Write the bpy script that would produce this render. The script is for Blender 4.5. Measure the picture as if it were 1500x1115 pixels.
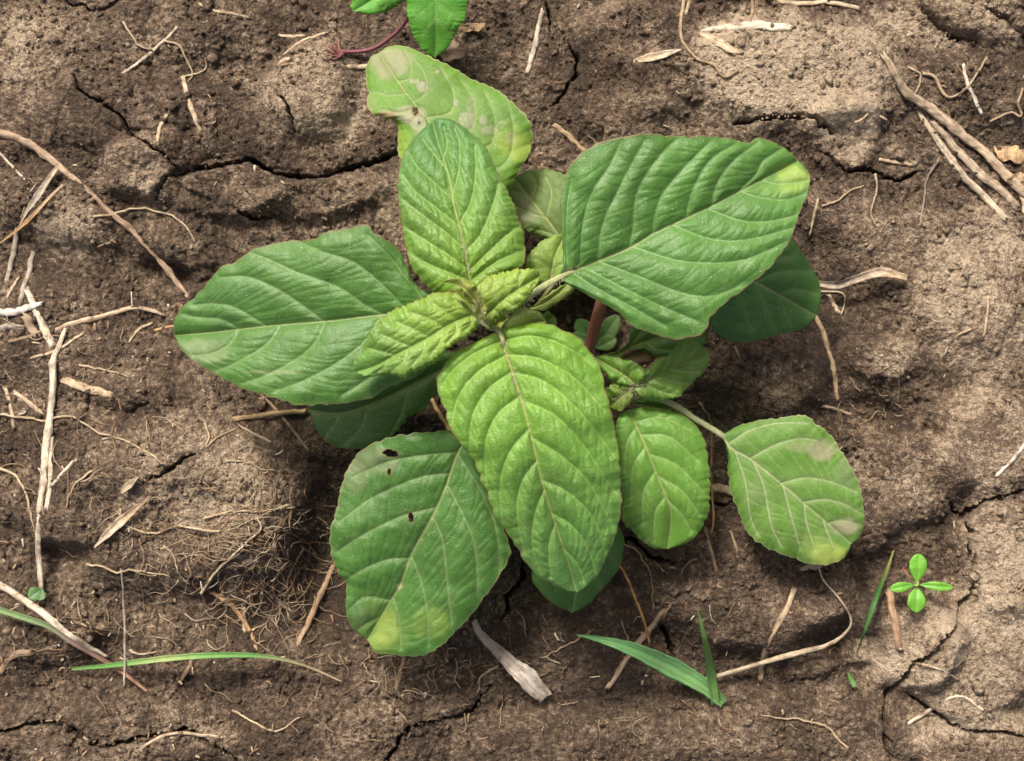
import bpy, math, random
import numpy as np

# ------------------------------------------------------------------ camera, light, exposure
for o in list(bpy.data.objects):
    bpy.data.objects.remove(o)
C = bpy.context.scene.collection
scn = bpy.context.scene
CAMH = 0.625                                   # metres above mean soil level
cam_d = bpy.data.cameras.new('camera')
cam_d.lens = 50; cam_d.sensor_width = 36
cam_d.clip_start = 0.01; cam_d.clip_end = 100
cam_d.dof.use_dof = True; cam_d.dof.focus_distance = CAMH - 0.065; cam_d.dof.aperture_fstop = 18
cam = bpy.data.objects.new('camera', cam_d); C.objects.link(cam)
cam.location = (0, 0, CAMH); cam.rotation_euler = (0, 0, 0)
scn.camera = cam
scn.render.resolution_x = 1024; scn.render.resolution_y = 761

SUN_EL, SUN_AZ = math.radians(50), math.radians(-24)   # azimuth from +Y (top of picture), negative = towards the left
w = bpy.data.worlds.new('World'); scn.world = w; w.use_nodes = True
nt = w.node_tree; bg = nt.nodes['Background']
sky = nt.nodes.new('ShaderNodeTexSky'); sky.sky_type = 'NISHITA'; sky.sun_disc = False
sky.sun_elevation = SUN_EL; sky.sun_rotation = SUN_AZ
sky.air_density = 0.6; sky.dust_density = 8.0; sky.ozone_density = 0.3
nt.links.new(sky.outputs[0], bg.inputs[0]); bg.inputs[1].default_value = 0.115
sd = bpy.data.lights.new('sun', 'SUN'); sd.energy = 3.3; sd.angle = math.radians(11); sd.color = (1, 0.95, 0.87)
so = bpy.data.objects.new('sun', sd); C.objects.link(so)
so.rotation_euler = (math.pi/2 - SUN_EL, 0, math.pi - SUN_AZ)
so.location = (0, 0, 2)
scn.view_settings.view_transform = 'Standard'; scn.view_settings.look = 'None'
scn.view_settings.exposure = 0.48; scn.view_settings.gamma = 1; scn.view_settings.use_curve_mapping = False

rng = np.random.default_rng(11)
random.seed(5)

# ------------------------------------------------------------------ geometry of the view: photo pixel + height -> place
K = 0.72/1500
def W(px, py, h):
    px = np.asarray(px, float); py = np.asarray(py, float); h = np.asarray(h, float)
    s = K*(CAMH-h)
    return np.stack([(px-750)*s, -(py-557.5)*s, h+0*px], -1)

# ------------------------------------------------------------------ noise in numpy
_perm = rng.permutation(256); _perm = np.concatenate([_perm, _perm, _perm])
_g = rng.normal(size=(256, 2)); _g /= np.linalg.norm(_g, axis=1)[:, None]
def perlin(x, y, seed=0):
    x = x + seed*37.37; y = y + seed*91.71
    xi = np.floor(x).astype(int); yi = np.floor(y).astype(int); xf = x-xi; yf = y-yi
    u = xf*xf*xf*(xf*(xf*6-15)+10); v = yf*yf*yf*(yf*(yf*6-15)+10)
    def gr(ix, iy, dx, dy):
        g = _g[_perm[(_perm[ix & 255] + iy) & 255]]
        return g[..., 0]*dx + g[..., 1]*dy
    a = gr(xi, yi, xf, yf); b = gr(xi+1, yi, xf-1, yf); c = gr(xi, yi+1, xf, yf-1); d = gr(xi+1, yi+1, xf-1, yf-1)
    return (a + u*(b-a) + v*((c+u*(d-c)) - (a+u*(b-a))))*1.4
def fbm(x, y, sc, oct=4, seed=0, gain=0.5):
    s = 0; a = 1; n = 0
    for i in range(oct):
        s = s + a*perlin(x/sc, y/sc, seed+i*3); n += a; a *= gain; sc = sc/2.03
    return s/n
def sstep(a, b, x):
    t = np.clip((x-a)/(b-a), 0, 1); return t*t*(3-2*t)
def seg_dist(px, py, pts):
    """distance to a polyline, arc position of the foot, in pixels"""
    best = np.full(px.shape, 1e9); arc = np.zeros(px.shape); L = 0
    for (x0, y0), (x1, y1) in zip(pts[:-1], pts[1:]):
        dx, dy = x1-x0, y1-y0; l2 = dx*dx+dy*dy+1e-9; l = math.sqrt(l2)
        t = np.clip(((px-x0)*dx+(py-y0)*dy)/l2, 0, 1)
        d = np.hypot(px-x0-t*dx, py-y0-t*dy)
        m = d < best
        best = np.where(m, d, best); arc = np.where(m, L+t*l, arc); L += l
    return best, arc, L
def spline(pts, n, return_t=False):
    """Catmull-Rom through pts, resampled to n points evenly by length"""
    P = np.array(pts, float)
    if len(P) == 2:
        t = np.linspace(0, 1, n)[:, None]; return P[0]*(1-t)+P[1]*t
    Q = np.vstack([2*P[0]-P[1], P, 2*P[-1]-P[-2]])
    out = []
    for i in range(1, len(Q)-2):
        p0, p1, p2, p3 = Q[i-1], Q[i], Q[i+1], Q[i+2]
        t = np.linspace(0, 1, 14, endpoint=False)[:, None]
        out.append(0.5*((2*p1)+(-p0+p2)*t+(2*p0-5*p1+4*p2-p3)*t*t+(-p0+3*p1-3*p2+p3)*t**3))
    out.append(P[-1:])
    q = np.vstack(out)
    s = np.concatenate([[0], np.cumsum(np.linalg.norm(np.diff(q[:, :2], axis=0), axis=1))])
    tt = np.linspace(0, s[-1], n)
    return np.stack([np.interp(tt, s, q[:, k]) for k in range(q.shape[1])], -1)

# ------------------------------------------------------------------ materials
def nodes(name):
    m = bpy.data.materials.new(name); m.use_nodes = True
    return m, m.node_tree.nodes, m.node_tree.links, m.node_tree.nodes['Principled BSDF']
def tex_noise(N, L, scale, detail=4, rough=0.55, vec=None):
    n = N.new('ShaderNodeTexNoise'); n.inputs['Scale'].default_value = scale
    n.inputs['Detail'].default_value = detail; n.inputs['Roughness'].default_value = rough
    if vec is not None: L.new(vec, n.inputs['Vector'])
    return n
def mrange(N, L, src, a, b, c, d):
    r = N.new('ShaderNodeMapRange'); L.new(src, r.inputs[0])
    for i, v in zip((1, 2, 3, 4), (a, b, c, d)): r.inputs[i].default_value = v
    return r.outputs[0]
def math_n(N, L, op, a, b):
    r = N.new('ShaderNodeMath'); r.operation = op
    for i, v in enumerate((a, b)):
        if isinstance(v, (int, float)): r.inputs[i].default_value = v
        else: L.new(v, r.inputs[i])
    return r.outputs[0]
def mix_col(N, L, fac, a, b, typ='MIX'):
    r = N.new('ShaderNodeMix'); r.data_type = 'RGBA'; r.blend_type = typ
    for i, v in zip((0, 6, 7), (fac, a, b)):
        if isinstance(v, (int, float)): r.inputs[i].default_value = v
        elif isinstance(v, tuple): r.inputs[i].default_value = (*v, 1)
        else: L.new(v, r.inputs[i])
    return r.outputs[2]
def pos(N):
    return N.new('ShaderNodeNewGeometry').outputs['Position']

def soil_material():
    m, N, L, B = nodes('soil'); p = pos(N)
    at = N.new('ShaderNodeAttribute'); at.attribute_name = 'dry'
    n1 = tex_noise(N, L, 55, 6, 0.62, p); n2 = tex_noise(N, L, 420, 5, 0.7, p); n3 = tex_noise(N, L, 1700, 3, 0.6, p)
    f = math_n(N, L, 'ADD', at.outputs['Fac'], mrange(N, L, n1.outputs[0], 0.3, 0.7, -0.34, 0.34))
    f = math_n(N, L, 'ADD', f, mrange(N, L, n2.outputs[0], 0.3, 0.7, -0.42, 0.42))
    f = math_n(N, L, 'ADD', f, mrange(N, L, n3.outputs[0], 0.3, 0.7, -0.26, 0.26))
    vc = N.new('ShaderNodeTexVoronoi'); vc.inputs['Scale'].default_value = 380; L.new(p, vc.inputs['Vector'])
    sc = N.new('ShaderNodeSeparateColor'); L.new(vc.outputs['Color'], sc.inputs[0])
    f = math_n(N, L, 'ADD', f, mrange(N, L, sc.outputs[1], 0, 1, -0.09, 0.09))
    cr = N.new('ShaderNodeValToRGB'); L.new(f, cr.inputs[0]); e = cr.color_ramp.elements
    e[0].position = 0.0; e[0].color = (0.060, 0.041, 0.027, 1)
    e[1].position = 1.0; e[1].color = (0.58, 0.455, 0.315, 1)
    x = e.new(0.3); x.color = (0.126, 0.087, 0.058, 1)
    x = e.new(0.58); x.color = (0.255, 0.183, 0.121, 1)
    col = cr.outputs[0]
    # reddish and grey tinges
    n4 = tex_noise(N, L, 120, 3, 0.6, p)
    col = mix_col(N, L, mrange(N, L, n4.outputs[0], 0.45, 0.75, 0, 0.35), col, (0.17, 0.105, 0.062))
    # dark rain-splash pits
    v = N.new('ShaderNodeTexVoronoi'); v.inputs['Scale'].default_value = 260; L.new(p, v.inputs['Vector'])
    pit = math_n(N, L, 'MULTIPLY', mrange(N, L, v.outputs['Distance'], 0.12, 0.28, 0.6, 0), mrange(N, L, n2.outputs[0], 0.45, 0.6, 0, 1))
    col = mix_col(N, L, pit, col, (0.085, 0.062, 0.045))
    # tiny pale quartz grains
    v2 = N.new('ShaderNodeTexVoronoi'); v2.inputs['Scale'].default_value = 620; L.new(p, v2.inputs['Vector'])
    sep = N.new('ShaderNodeSeparateColor'); L.new(v2.outputs['Color'], sep.inputs[0])
    g = math_n(N, L, 'MULTIPLY', mrange(N, L, v2.outputs['Distance'], 0.16, 0.24, 1, 0), mrange(N, L, sep.outputs[0], 0.955, 0.965, 0, 1))
    col = mix_col(N, L, math_n(N, L, 'MULTIPLY', g, 0.6), col, (0.62, 0.57, 0.5))
    L.new(col, B.inputs['Base Color'])
    L.new(mrange(N, L, n1.outputs[0], 0.3, 0.7, 0.72, 0.95), B.inputs['Roughness'])
    B.inputs['Specular IOR Level'].default_value = 0.28
    hgt = math_n(N, L, 'ADD', math_n(N, L, 'MULTIPLY', n2.outputs[0], 1.0), math_n(N, L, 'MULTIPLY', n3.outputs[0], 0.45))
    hgt = math_n(N, L, 'ADD', hgt, math_n(N, L, 'MULTIPLY', pit, -0.35))
    for sc_, am in ((480, -1.1), (1250, -0.7)):
        vv_ = N.new('ShaderNodeTexVoronoi'); vv_.inputs['Scale'].default_value = sc_; vv_.inputs['Randomness'].default_value = 1
        wv_ = N.new('ShaderNodeVectorMath'); wv_.operation = 'MULTIPLY_ADD'; L.new(n2.outputs['Color'], wv_.inputs[0]); wv_.inputs[1].default_value = (.0025,)*3; L.new(p, wv_.inputs[2]); L.new(wv_.outputs[0], vv_.inputs['Vector'])
        hgt = math_n(N, L, 'ADD', hgt, math_n(N, L, 'MULTIPLY', vv_.outputs['Distance'], am))
    b = N.new('ShaderNodeBump'); b.inputs['Distance'].default_value = 0.0016; b.inputs['Strength'].default_value = 1.0
    L.new(hgt, b.inputs['Height']); L.new(b.outputs[0], B.inputs['Normal'])
    return m

def leaf_material(name, rough=0.42, trans=0.22, bump=0.00022, cell=900, spec=0.5, dust=0.93, pucker=1.2):
    m, N, L, B = nodes(name); p = pos(N)
    at = N.new('ShaderNodeAttribute'); at.attribute_name = 'tint'
    n1 = tex_noise(N, L, 90, 5, 0.6, p); n2 = tex_noise(N, L, 900, 4, 0.65, p)
    v = N.new('ShaderNodeTexVoronoi'); v.feature = 'DISTANCE_TO_EDGE'; v.inputs['Scale'].default_value = cell; L.new(p, v.inputs['Vector'])
    net = mrange(N, L, v.outputs['Distance'], 0.0, 0.14, 1, 0)
    col = mix_col(N, L, mrange(N, L, n1.outputs[0], 0.3, 0.7, 0.0, 0.45), at.outputs['Color'], (0.50, 0.66, 0.45), 'MULTIPLY')
    col = mix_col(N, L, mrange(N, L, n2.outputs[0], 0.4, 0.72, 0, 0.09), col, (0.28, 0.38, 0.14))
    col = mix_col(N, L, math_n(N, L, 'MULTIPLY', net, 0.10), col, (0.33, 0.42, 0.17))
    # grains of dust and pollen lying on the blade
    v2 = N.new('ShaderNodeTexVoronoi'); v2.inputs['Scale'].default_value = 780; L.new(p, v2.inputs['Vector'])
    sep = N.new('ShaderNodeSeparateColor'); L.new(v2.outputs['Color'], sep.inputs[0])
    n5 = tex_noise(N, L, 40, 2, 0.5, p)
    thr = math_n(N, L, 'ADD', sep.outputs[0], mrange(N, L, n5.outputs[0], 0.35, 0.7, -0.05, 0.05))
    g = math_n(N, L, 'MULTIPLY', mrange(N, L, v2.outputs['Distance'], 0.08, 0.20, 1, 0), mrange(N, L, thr, dust-0.01, dust, 0, 1))
    col = mix_col(N, L, math_n(N, L, 'MULTIPLY', g, 0.8), col, (0.62, 0.6, 0.48))
    L.new(col, B.inputs['Base Color'])
    L.new(mrange(N, L, n2.outputs[0], 0.3, 0.7, rough-0.06, rough+0.12), B.inputs['Roughness'])
    B.inputs['Specular IOR Level'].default_value = spec
    dn_ = tex_noise(N, L, 260, 2, 0.5, p); va = N.new('ShaderNodeVectorMath'); va.operation = 'MULTIPLY_ADD'
    L.new(dn_.outputs['Color'], va.inputs[0]); va.inputs[1].default_value = (.003, .003, .003); L.new(p, va.inputs[2])
    v3 = N.new('ShaderNodeTexVoronoi'); v3.feature = 'SMOOTH_F1'; v3.inputs['Scale'].default_value = cell*0.36; L.new(va.outputs[0], v3.inputs['Vector'])
    h = math_n(N, L, 'ADD', math_n(N, L, 'MULTIPLY', net, -0.35), n2.outputs[0])
    h = math_n(N, L, 'ADD', h, math_n(N, L, 'MULTIPLY', v3.outputs['Distance'], -pucker))
    b = N.new('ShaderNodeBump'); b.inputs['Distance'].default_value = bump; b.inputs['Strength'].default_value = 1
    L.new(h, b.inputs['Height']); L.new(b.outputs[0], B.inputs['Normal'])
    tr = N.new('ShaderNodeBsdfTranslucent'); L.new(b.outputs[0], tr.inputs['Normal'])
    L.new(mix_col(N, L, 1.0, col, (1.5, 1.6, 0.6), 'MULTIPLY'), tr.inputs['Color'])
    ms = N.new('ShaderNodeMixShader'); ms.inputs[0].default_value = trans
    L.new(B.outputs[0], ms.inputs[1]); L.new(tr.outputs[0], ms.inputs[2])
    L.new(ms.outputs[0], N['Material Output'].inputs['Surface'])
    return m

def stalk_material(name, rough=0.6, trans=0.0, streak=True):
    m, N, L, B = nodes(name); p = pos(N)
    at = N.new('ShaderNodeAttribute'); at.attribute_name = 'tint'
    uv = N.new('ShaderNodeAttribute'); uv.attribute_name = 'along'          # (around, along) in millimetres
    mp = N.new('ShaderNodeMapping'); L.new(uv.outputs['Vector'], mp.inputs[0]); mp.inputs['Scale'].default_value = (4.5, 0.12, 1)
    n1 = tex_noise(N, L, 1.0, 4, 0.65, mp.outputs[0]); n2 = tex_noise(N, L, 260, 4, 0.6, p); n3 = tex_noise(N, L, 1100, 3, 0.6, p)
    col = mix_col(N, L, mrange(N, L, n1.outputs[0], 0.44, 0.60, 0.0, 0.85 if streak else 0.3), at.outputs['Color'], (0.42, 0.32, 0.22), 'MULTIPLY')
    col = mix_col(N, L, mrange(N, L, n2.outputs[0], 0.47, 0.68, 0.0, 0.75 if streak else 0.2), col, (0.15, 0.10, 0.063))
    L.new(col, B.inputs['Base Color']); B.inputs['Roughness'].default_value = rough
    B.inputs['Specular IOR Level'].default_value = 0.35
    h = math_n(N, L, 'ADD', n1.outputs[0], math_n(N, L, 'MULTIPLY', n3.outputs[0], 0.5))
    b = N.new('ShaderNodeBump'); b.inputs['Distance'].default_value = 0.0004; b.inputs['Strength'].default_value = 0.8
    L.new(h, b.inputs['Height']); L.new(b.outputs[0], B.inputs['Normal'])
    return m

M_SOIL = soil_material()
M_LEAF = leaf_material('leaf_mature', 0.42, 0.18, 0.00016, 850, 0.5, 0.94, 0.7)
M_YOUNG = leaf_material('leaf_young', 0.36, 0.24, 0.00024, 700, 0.5, 0.945, 1.4)
M_DULL = leaf_material('leaf_dull', 0.50, 0.18, 0.00018, 900, 0.38, 0.925, 0.7)
M_STRAW = stalk_material('dry_straw', 0.62)
M_STEM = stalk_material('live_stem', 0.45, streak=False)
M_GRASS = stalk_material('grass', 0.45, streak=False)

# ------------------------------------------------------------------ object helpers
def mesh_obj(name, verts, faces, mat, parent=None, attrs=None, smooth=True):
    me = bpy.data.meshes.new(name)
    verts = np.asarray(verts, np.float32); faces = np.asarray(faces, np.int32)
    me.vertices.add(len(verts)); me.vertices.foreach_set('co', verts.ravel())
    nf, k = faces.shape
    me.loops.add(nf*k); me.loops.foreach_set('vertex_index', faces.ravel())
    me.polygons.add(nf); me.polygons.foreach_set('loop_start', np.arange(0, nf*k, k, dtype=np.int32))
    me.polygons.foreach_set('loop_total', np.full(nf, k, np.int32))
    me.polygons.foreach_set('use_smooth', np.full(nf, smooth))
    me.update(calc_edges=True); me.validate()
    for an, (typ, data) in (attrs or {}).items():
        a = me.attributes.new(an, typ, 'POINT')
        data = np.asarray(data, np.float32)
        if typ == 'FLOAT': a.data.foreach_set('value', data.ravel())
        elif typ == 'FLOAT_COLOR':
            if data.shape[1] == 3: data = np.hstack([data, np.ones((len(data), 1), np.float32)])
            a.data.foreach_set('color', data.ravel())
        else: a.data.foreach_set('vector', data.ravel())
    me.materials.append(mat)
    o = bpy.data.objects.new(name, me); C.objects.link(o)
    if parent is not None: o.parent = parent
    return o
def tag(o, label=None, cat=None, group=None, kind=None):
    if label: o['label'] = label
    if cat: o['category'] = cat
    if group: o['group'] = group
    if kind: o['kind'] = kind
    return o
def empty(name, loc):
    o = bpy.data.objects.new(name, None); C.objects.link(o); o.location = loc; o.empty_display_size = 0.01
    return o
def to_local(v, parent):
    if parent is None: return v
    p = parent; loc = np.zeros(3)
    while p is not None:
        loc += np.array(p.location); p = p.parent
    return v - loc

# ------------------------------------------------------------------ THE SOIL
CRACKS = [  # (points, half width px, depth mm)
 ([(118,118),(124,135),(140,150),(158,157),(172,168),(188,183),(196,197),(213,208)], 2.6, 7),
 ([(213,208),(232,222),(254,236),(262,246),(268,258)], 2.2, 6),
 ([(268,258),(284,252),(296,247),(318,248),(332,246),(348,241),(365,236),(382,243),(400,254),(425,256),(445,262),(478,258),(505,250),(540,240),(585,224)], 4.2, 11),
 ([(268,258),(252,265),(243,280),(232,296)], 3, 8),
 ([(345,308),(360,314),(375,319),(405,318)], 3, 7),
 ([(97,4),(112,12),(122,10),(135,16),(155,15),(165,6),(185,-4)], 3, 8),
 ([(60,10),(66,20),(68,30)], 2.5, 6),
 ([(412,140),(424,155),(432,175),(437,200)], 2.5, 7),
 ([(795,-5),(798,12),(804,20),(806,45)], 2.6, 8),
 ([(835,62),(840,72),(847,84),(845,105),(832,122),(815,148),(800,160)], 2.6, 7),
 ([(1072,182),(1096,180),(1105,177),(1140,179),(1168,174),(1183,179),(1190,190),(1204,192),(1213,202)], 4.0, 11),
 ([(1190,222),(1206,230),(1222,245),(1243,254),(1268,252),(1290,262),(1318,264),(1340,252),(1358,245)], 3.4, 9),
 ([(1343,-6),(1356,18),(1362,30),(1378,45),(1390,55),(1407,60),(1424,68)], 4.5, 13),
 ([(1430,18),(1448,30),(1465,36),(1480,50),(1502,66)], 5, 13),
 ([(1506,718),(1474,720),(1462,725),(1440,728),(1424,744),(1404,757),(1390,745),(1378,728)], 3.6, 10),
 ([(1404,757),(1415,775),(1412,800),(1416,826),(1420,850),(1417,868),(1402,880),(1390,900),(1368,925),(1345,950),(1330,962),(1318,985),(1300,1010),(1290,1060),(1301,1120)], 4.8, 12),
 ([(228,706),(240,694),(255,690),(270,680),(285,668),(312,660)], 2.4, 7),
 ([(728,912),(741,895),(741,872),(756,866),(766,850),(767,828)], 3.4, 10),
 ([(960,912),(972,925),(985,950),(990,975)], 6, 14),
 ([(1040,741),(1058,745),(1078,738)], 3, 8),
 ([(140,862),(144,875),(137,892)], 2.6, 8),
 ([(905,800),(925,790),(950,812),(985,818)], 3, 8),
 ([(1320,1010),(1400,1060),(1510,1075)], 3.5, 9),
 ([(560,1120),(600,1060),(690,1040),(720,1000)], 3.4, 9),
 ([(-20,1075),(80,1050),(160,1085),(280,1060),(360,1110)], 3.4, 9),
 ([(1540,300),(1600,420),(1580,560)], 4, 10), ([(-30,90),(-90,200),(-60,420)], 4, 10),
]
# (cx, cy, rx, ry, rotation deg, height mm, steepness 0..1)
MOUNDS = [
 (275,735,205,125,-8, 11.5,.60), (235,640,190,90,5, 7,.5), (400,760,70,90,0, 6,.5),
 (120,130,150,95,20, 6,.4), (215,250,60,48,0, 9,.65), (260,40,120,60,0, 4,.4),
 (350,285,90,40,-5, 7,.7), (330,180,120,70,0, 5,.4), (455,130,60,75,10, 9,.6), (480,290,90,30,-8, 6,.6),
 (90,300,90,60,20, 6,.5), (85,720,60,70,0, 5,.4), (280,360,70,40,10, 5,.5),
 (1160,110,165,85,6, 9,.7), (1230,200,60,55,30, 6,.7), (1290,300,150,70,0, 5,.4), (1430,20,80,45,30, 8,.7),
 (930,60,90,60,0, 5,.5), (900,150,90,60,15, 5,.5), (960,130,60,50,0,4,.5), (1450,130,70,60,0, 5,.5),
 (1120,560,95,60,-12, 11,.65), (1290,525,60,36,0, 6,.6), (1400,440,110,80,20, 6,.5), (1330,700,75,70,0, 8,.55),
 (1440,650,90,70,0, 9,.6), (1470,800,80,90,0, 8,.7), (1090,860,160,90,5, 12,.7), (1180,930,90,60,10, 5,.6),
 (1320,930,75,80,40, 9,.75), (1430,960,110,85,-35, 9,.75), (690,900,90,60,0, 5,.5),
 (860,950,110,70,0, 5,.5), (620,1010,120,60,0, 6,.5), (300,960,140,40,0, 3,.5), (60,930,90,50,0, 5,.5),
 (160,1080,180,60,0, 8,.6), (480,1090,160,60,0, 7,.6), (840,1090,170,55,0, 7,.6), (1180,1080,160,70,0, 8,.6), (1440,1100,110,50,0, 7,.6),
 (1260,770,50,60,10, 5,.5), (60,480,70,80,0, 3,.5), (180,540,110,55,10, 5,.5), (340,560,60,50,0,4,.4),
]
PITS = [ # cx, cy, rx, ry, depth mm
 (480,820,50,140, 10),(410,915,110,50, 7),(235,400,50,26, 8),(205,400,110,45,5),(560,690,150,80,9),(870,480,110,80,16),(720,600,150,150,12),(800,860,120,70,7),
 (1235,545,40,60,6),(1265,610,55,40,9),(1362,635,16,26,9),(1215,930,60,40,11),(1290,835,45,60,8),(1250,960,40,60,8),(970,960,60,60,6),
 (1340,250,60,25,5),(1370,290,110,40,7),(60,380,90,60,5),(100,815,55,30,8),(150,960,60,35,9),(700,160,80,90,6),(870,120,40,60,4),(1060,700,50,120,8),(1045,600,60,50,8),
 (500,610,80,60,9),(1180,420,50,40,5),(1240,440,60,30,4),(830,120,35,90,4),(1205,370,25,60,4),(40,240,60,30,3),
]
SOIL_TONE = [ # cx, cy, rx, ry, rot, amount : dried pale crust; negative darkens soil beneath the plant and in hollows
 (1150,110,160,95,5,.50),(1230,185,55,60,30,.40),(1090,60,90,40,0,.20),(1280,40,70,40,0,.22),(1400,30,120,50,10,.22),(480,150,75,80,10,.36),(110,330,55,60,0,.28),
 (205,250,60,55,0,.24),(20,110,110,90,0,.18),(300,690,150,90,-8,.20),(270,760,180,90,0,.10),(1440,440,110,130,20,.26),(1460,640,110,90,0,.28),(1300,520,45,30,0,.25),(1400,370,120,80,0,.18),
 (1470,820,80,120,0,.34),(1400,960,130,110,0,.34),(1290,960,55,40,0,.26),(1120,560,55,40,0,.16),(1325,700,45,40,0,.16),
 (560,330,110,80,0,.20),(960,190,100,50,0,.14),(60,70,100,60,0,.12),(900,40,90,50,0,.12),(1050,880,90,50,0,.06),(380,330,60,50,0,.10),(1250,720,60,70,0,.12),(1420,1080,140,60,0,.2),(150,1080,180,50,0,.08),
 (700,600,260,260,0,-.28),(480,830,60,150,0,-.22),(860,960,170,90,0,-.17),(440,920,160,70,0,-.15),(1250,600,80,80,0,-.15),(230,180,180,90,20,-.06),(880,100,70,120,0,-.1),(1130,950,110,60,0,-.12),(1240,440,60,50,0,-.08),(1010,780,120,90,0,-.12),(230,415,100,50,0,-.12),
]
def ell(x, y, cx, cy, rx, ry, rot):
    a = math.radians(rot); dx, dy = x-cx, y-cy
    return np.hypot((dx*math.cos(a)+dy*math.sin(a))/rx, (-dx*math.sin(a)+dy*math.cos(a))/ry)
def worley(x, y, sc, seed):
    x = x/sc; y = y/sc; xi = np.floor(x).astype(int); yi = np.floor(y).astype(int)
    f1 = np.full(x.shape, 9.); f2 = np.full(x.shape, 9.); cid = np.zeros(x.shape); ox = np.zeros(x.shape); oy = np.zeros(x.shape)
    for i in (-1, 0, 1):
        for j in (-1, 0, 1):
            a = _perm[(_perm[(xi+i+seed*13) & 255] + yi+j) & 255]; b = _perm[(a+57) & 255]
            d = np.hypot(xi+i+0.15+a/255*0.7-x, yi+j+0.15+b/255*0.7-y)
            n = d < f1
            f2 = np.where(n, f1, np.minimum(f2, d)); cid = np.where(n, a/255., cid); ox = np.where(n, xi+i+0.15+a/255*0.7-x, ox); oy = np.where(n, yi+j+0.15+b/255*0.7-y, oy); f1 = np.where(n, d, f1)
    global _fac
    _fac = ox*np.cos(cid*40)+oy*np.sin(cid*40)          # every crumb has its own tilt
    return f1, f2, cid
def ground_px(gx, gy, fine=True):
    """height in metres and paleness of the soil at ground pixel coordinates (z = 0 projection)"""
    wx = gx + 16*fbm(gx, gy, 70, 3, 1); wy = gy + 16*fbm(gx, gy, 70, 3, 2)
    h = 3.4*fbm(gx, gy, 420, 3, 3) + 1.5*fbm(gx, gy, 110, 3, 4)
    for cx, cy, rx, ry, rot, H, st in MOUNDS:
        e = ell(wx, wy, cx, cy, rx*1.15, ry*1.15, rot)
        e0 = 0.25+0.55*st
        h = h + 1.3*H*(1-sstep(e0, 1.0+0.25*(1-st), e))*(1-0.25*np.minimum(e, 1)**2)
    for cx, cy, rx, ry, D in PITS:
        e = ell(wx, wy, cx, cy, rx, ry, 0)
        h = h - D*(1-sstep(0.3, 1.15, e))
    crust = 0
    for cx, cy, rx, ry, rot, A in SOIL_TONE:
        if A >= .2: crust = np.maximum(crust, min(1, A*2.2)*(1-sstep(0.6, 1.2, ell(wx, wy, cx, cy, rx, ry, rot))))
    soft = 1-0.72*crust
    # crumb and clod relief
    f1, f2, cid = worley(wx, wy, 46, 1)
    rough = np.clip(0.5+1.3*fbm(gx, gy, 190, 2, 6), 0.08, 1)
    h = h + soft*rough*(1.5*(1-f1**2)*(0.3+cid) + 2.0*_fac - 0.8*np.exp(-((f2-f1)/0.10)**2))
    f1, f2, cid = worley(wx+31, wy, 17, 2)
    crumb = np.clip(0.45+1.6*fbm(gx, gy, 120, 3, 7), 0.0, 1)
    h = h + soft*(0.12+crumb)*(0.9*(1-f1**1.5)*(0.2+cid*1.2) + 1.25*_fac - 0.3*np.exp(-((f2-f1)/0.12)**2))
    h = h + 0.95*np.abs(fbm(wx, wy, 26, 4, 8, 0.65))*2 + 0.85*fbm(gx, gy, 9, 3, 9, 0.75)*(0.5+crumb)
    if fine:
        f1, f2, cid = worley(gx, gy, 7, 3)
        h = h + soft*(0.22+0.7*crumb)*(0.7*(1-f1)*cid + 0.6*_fac)
    # cracks, with ragged edges
    cx_ = gx + 5.5*fbm(gx, gy, 13, 3, 10, 0.7) + 5*fbm(gx, gy, 45, 2, 16); cy_ = gy + 5.5*fbm(gx, gy, 13, 3, 11, 0.7) + 5*fbm(gx, gy, 45, 2, 17)
    wv = 0.75 + 0.8*np.clip(fbm(gx, gy, 34, 2, 12)+0.35, 0, 1)
    for pts, hw, D in CRACKS:
        xs = [p[0] for p in pts]; ys = [p[1] for p in pts]
        m = (gx > min(xs)-30) & (gx < max(xs)+30) & (gy > min(ys)-30) & (gy < max(ys)+30)
        if not m.any(): continue
        d, arc, Ln = seg_dist(cx_[m], cy_[m], pts)
        tap = np.clip(np.minimum(arc, Ln-arc)/22, 0.25, 1)
        ww = hw*tap*wv[m]*0.80
        prof = np.clip(1-(d/ww)**2, 0, 1)**0.33
        h[m] = h[m] - D*1.5*prof*(0.4+0.6*tap) - 0.7*np.exp(-(d/(ww+4))**2)
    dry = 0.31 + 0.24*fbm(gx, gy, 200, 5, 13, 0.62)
    for cx, cy, rx, ry, rot, A in SOIL_TONE:
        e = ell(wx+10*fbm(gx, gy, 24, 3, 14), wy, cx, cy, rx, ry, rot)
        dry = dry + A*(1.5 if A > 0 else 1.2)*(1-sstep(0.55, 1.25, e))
    return h*0.001, np.clip(dry, 0, 1)
def ground_at(px, py):
    """soil height under a photo pixel (one fixed-point pass)"""
    px = np.atleast_1d(np.asarray(px, float)); py = np.atleast_1d(np.asarray(py, float)); h = np.zeros_like(px)
    for _ in range(3):
        s = (CAMH-h)/CAMH
        h, _d = ground_px(750+(px-750)*s, 557.5+(py-557.5)*s)
    return h

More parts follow.
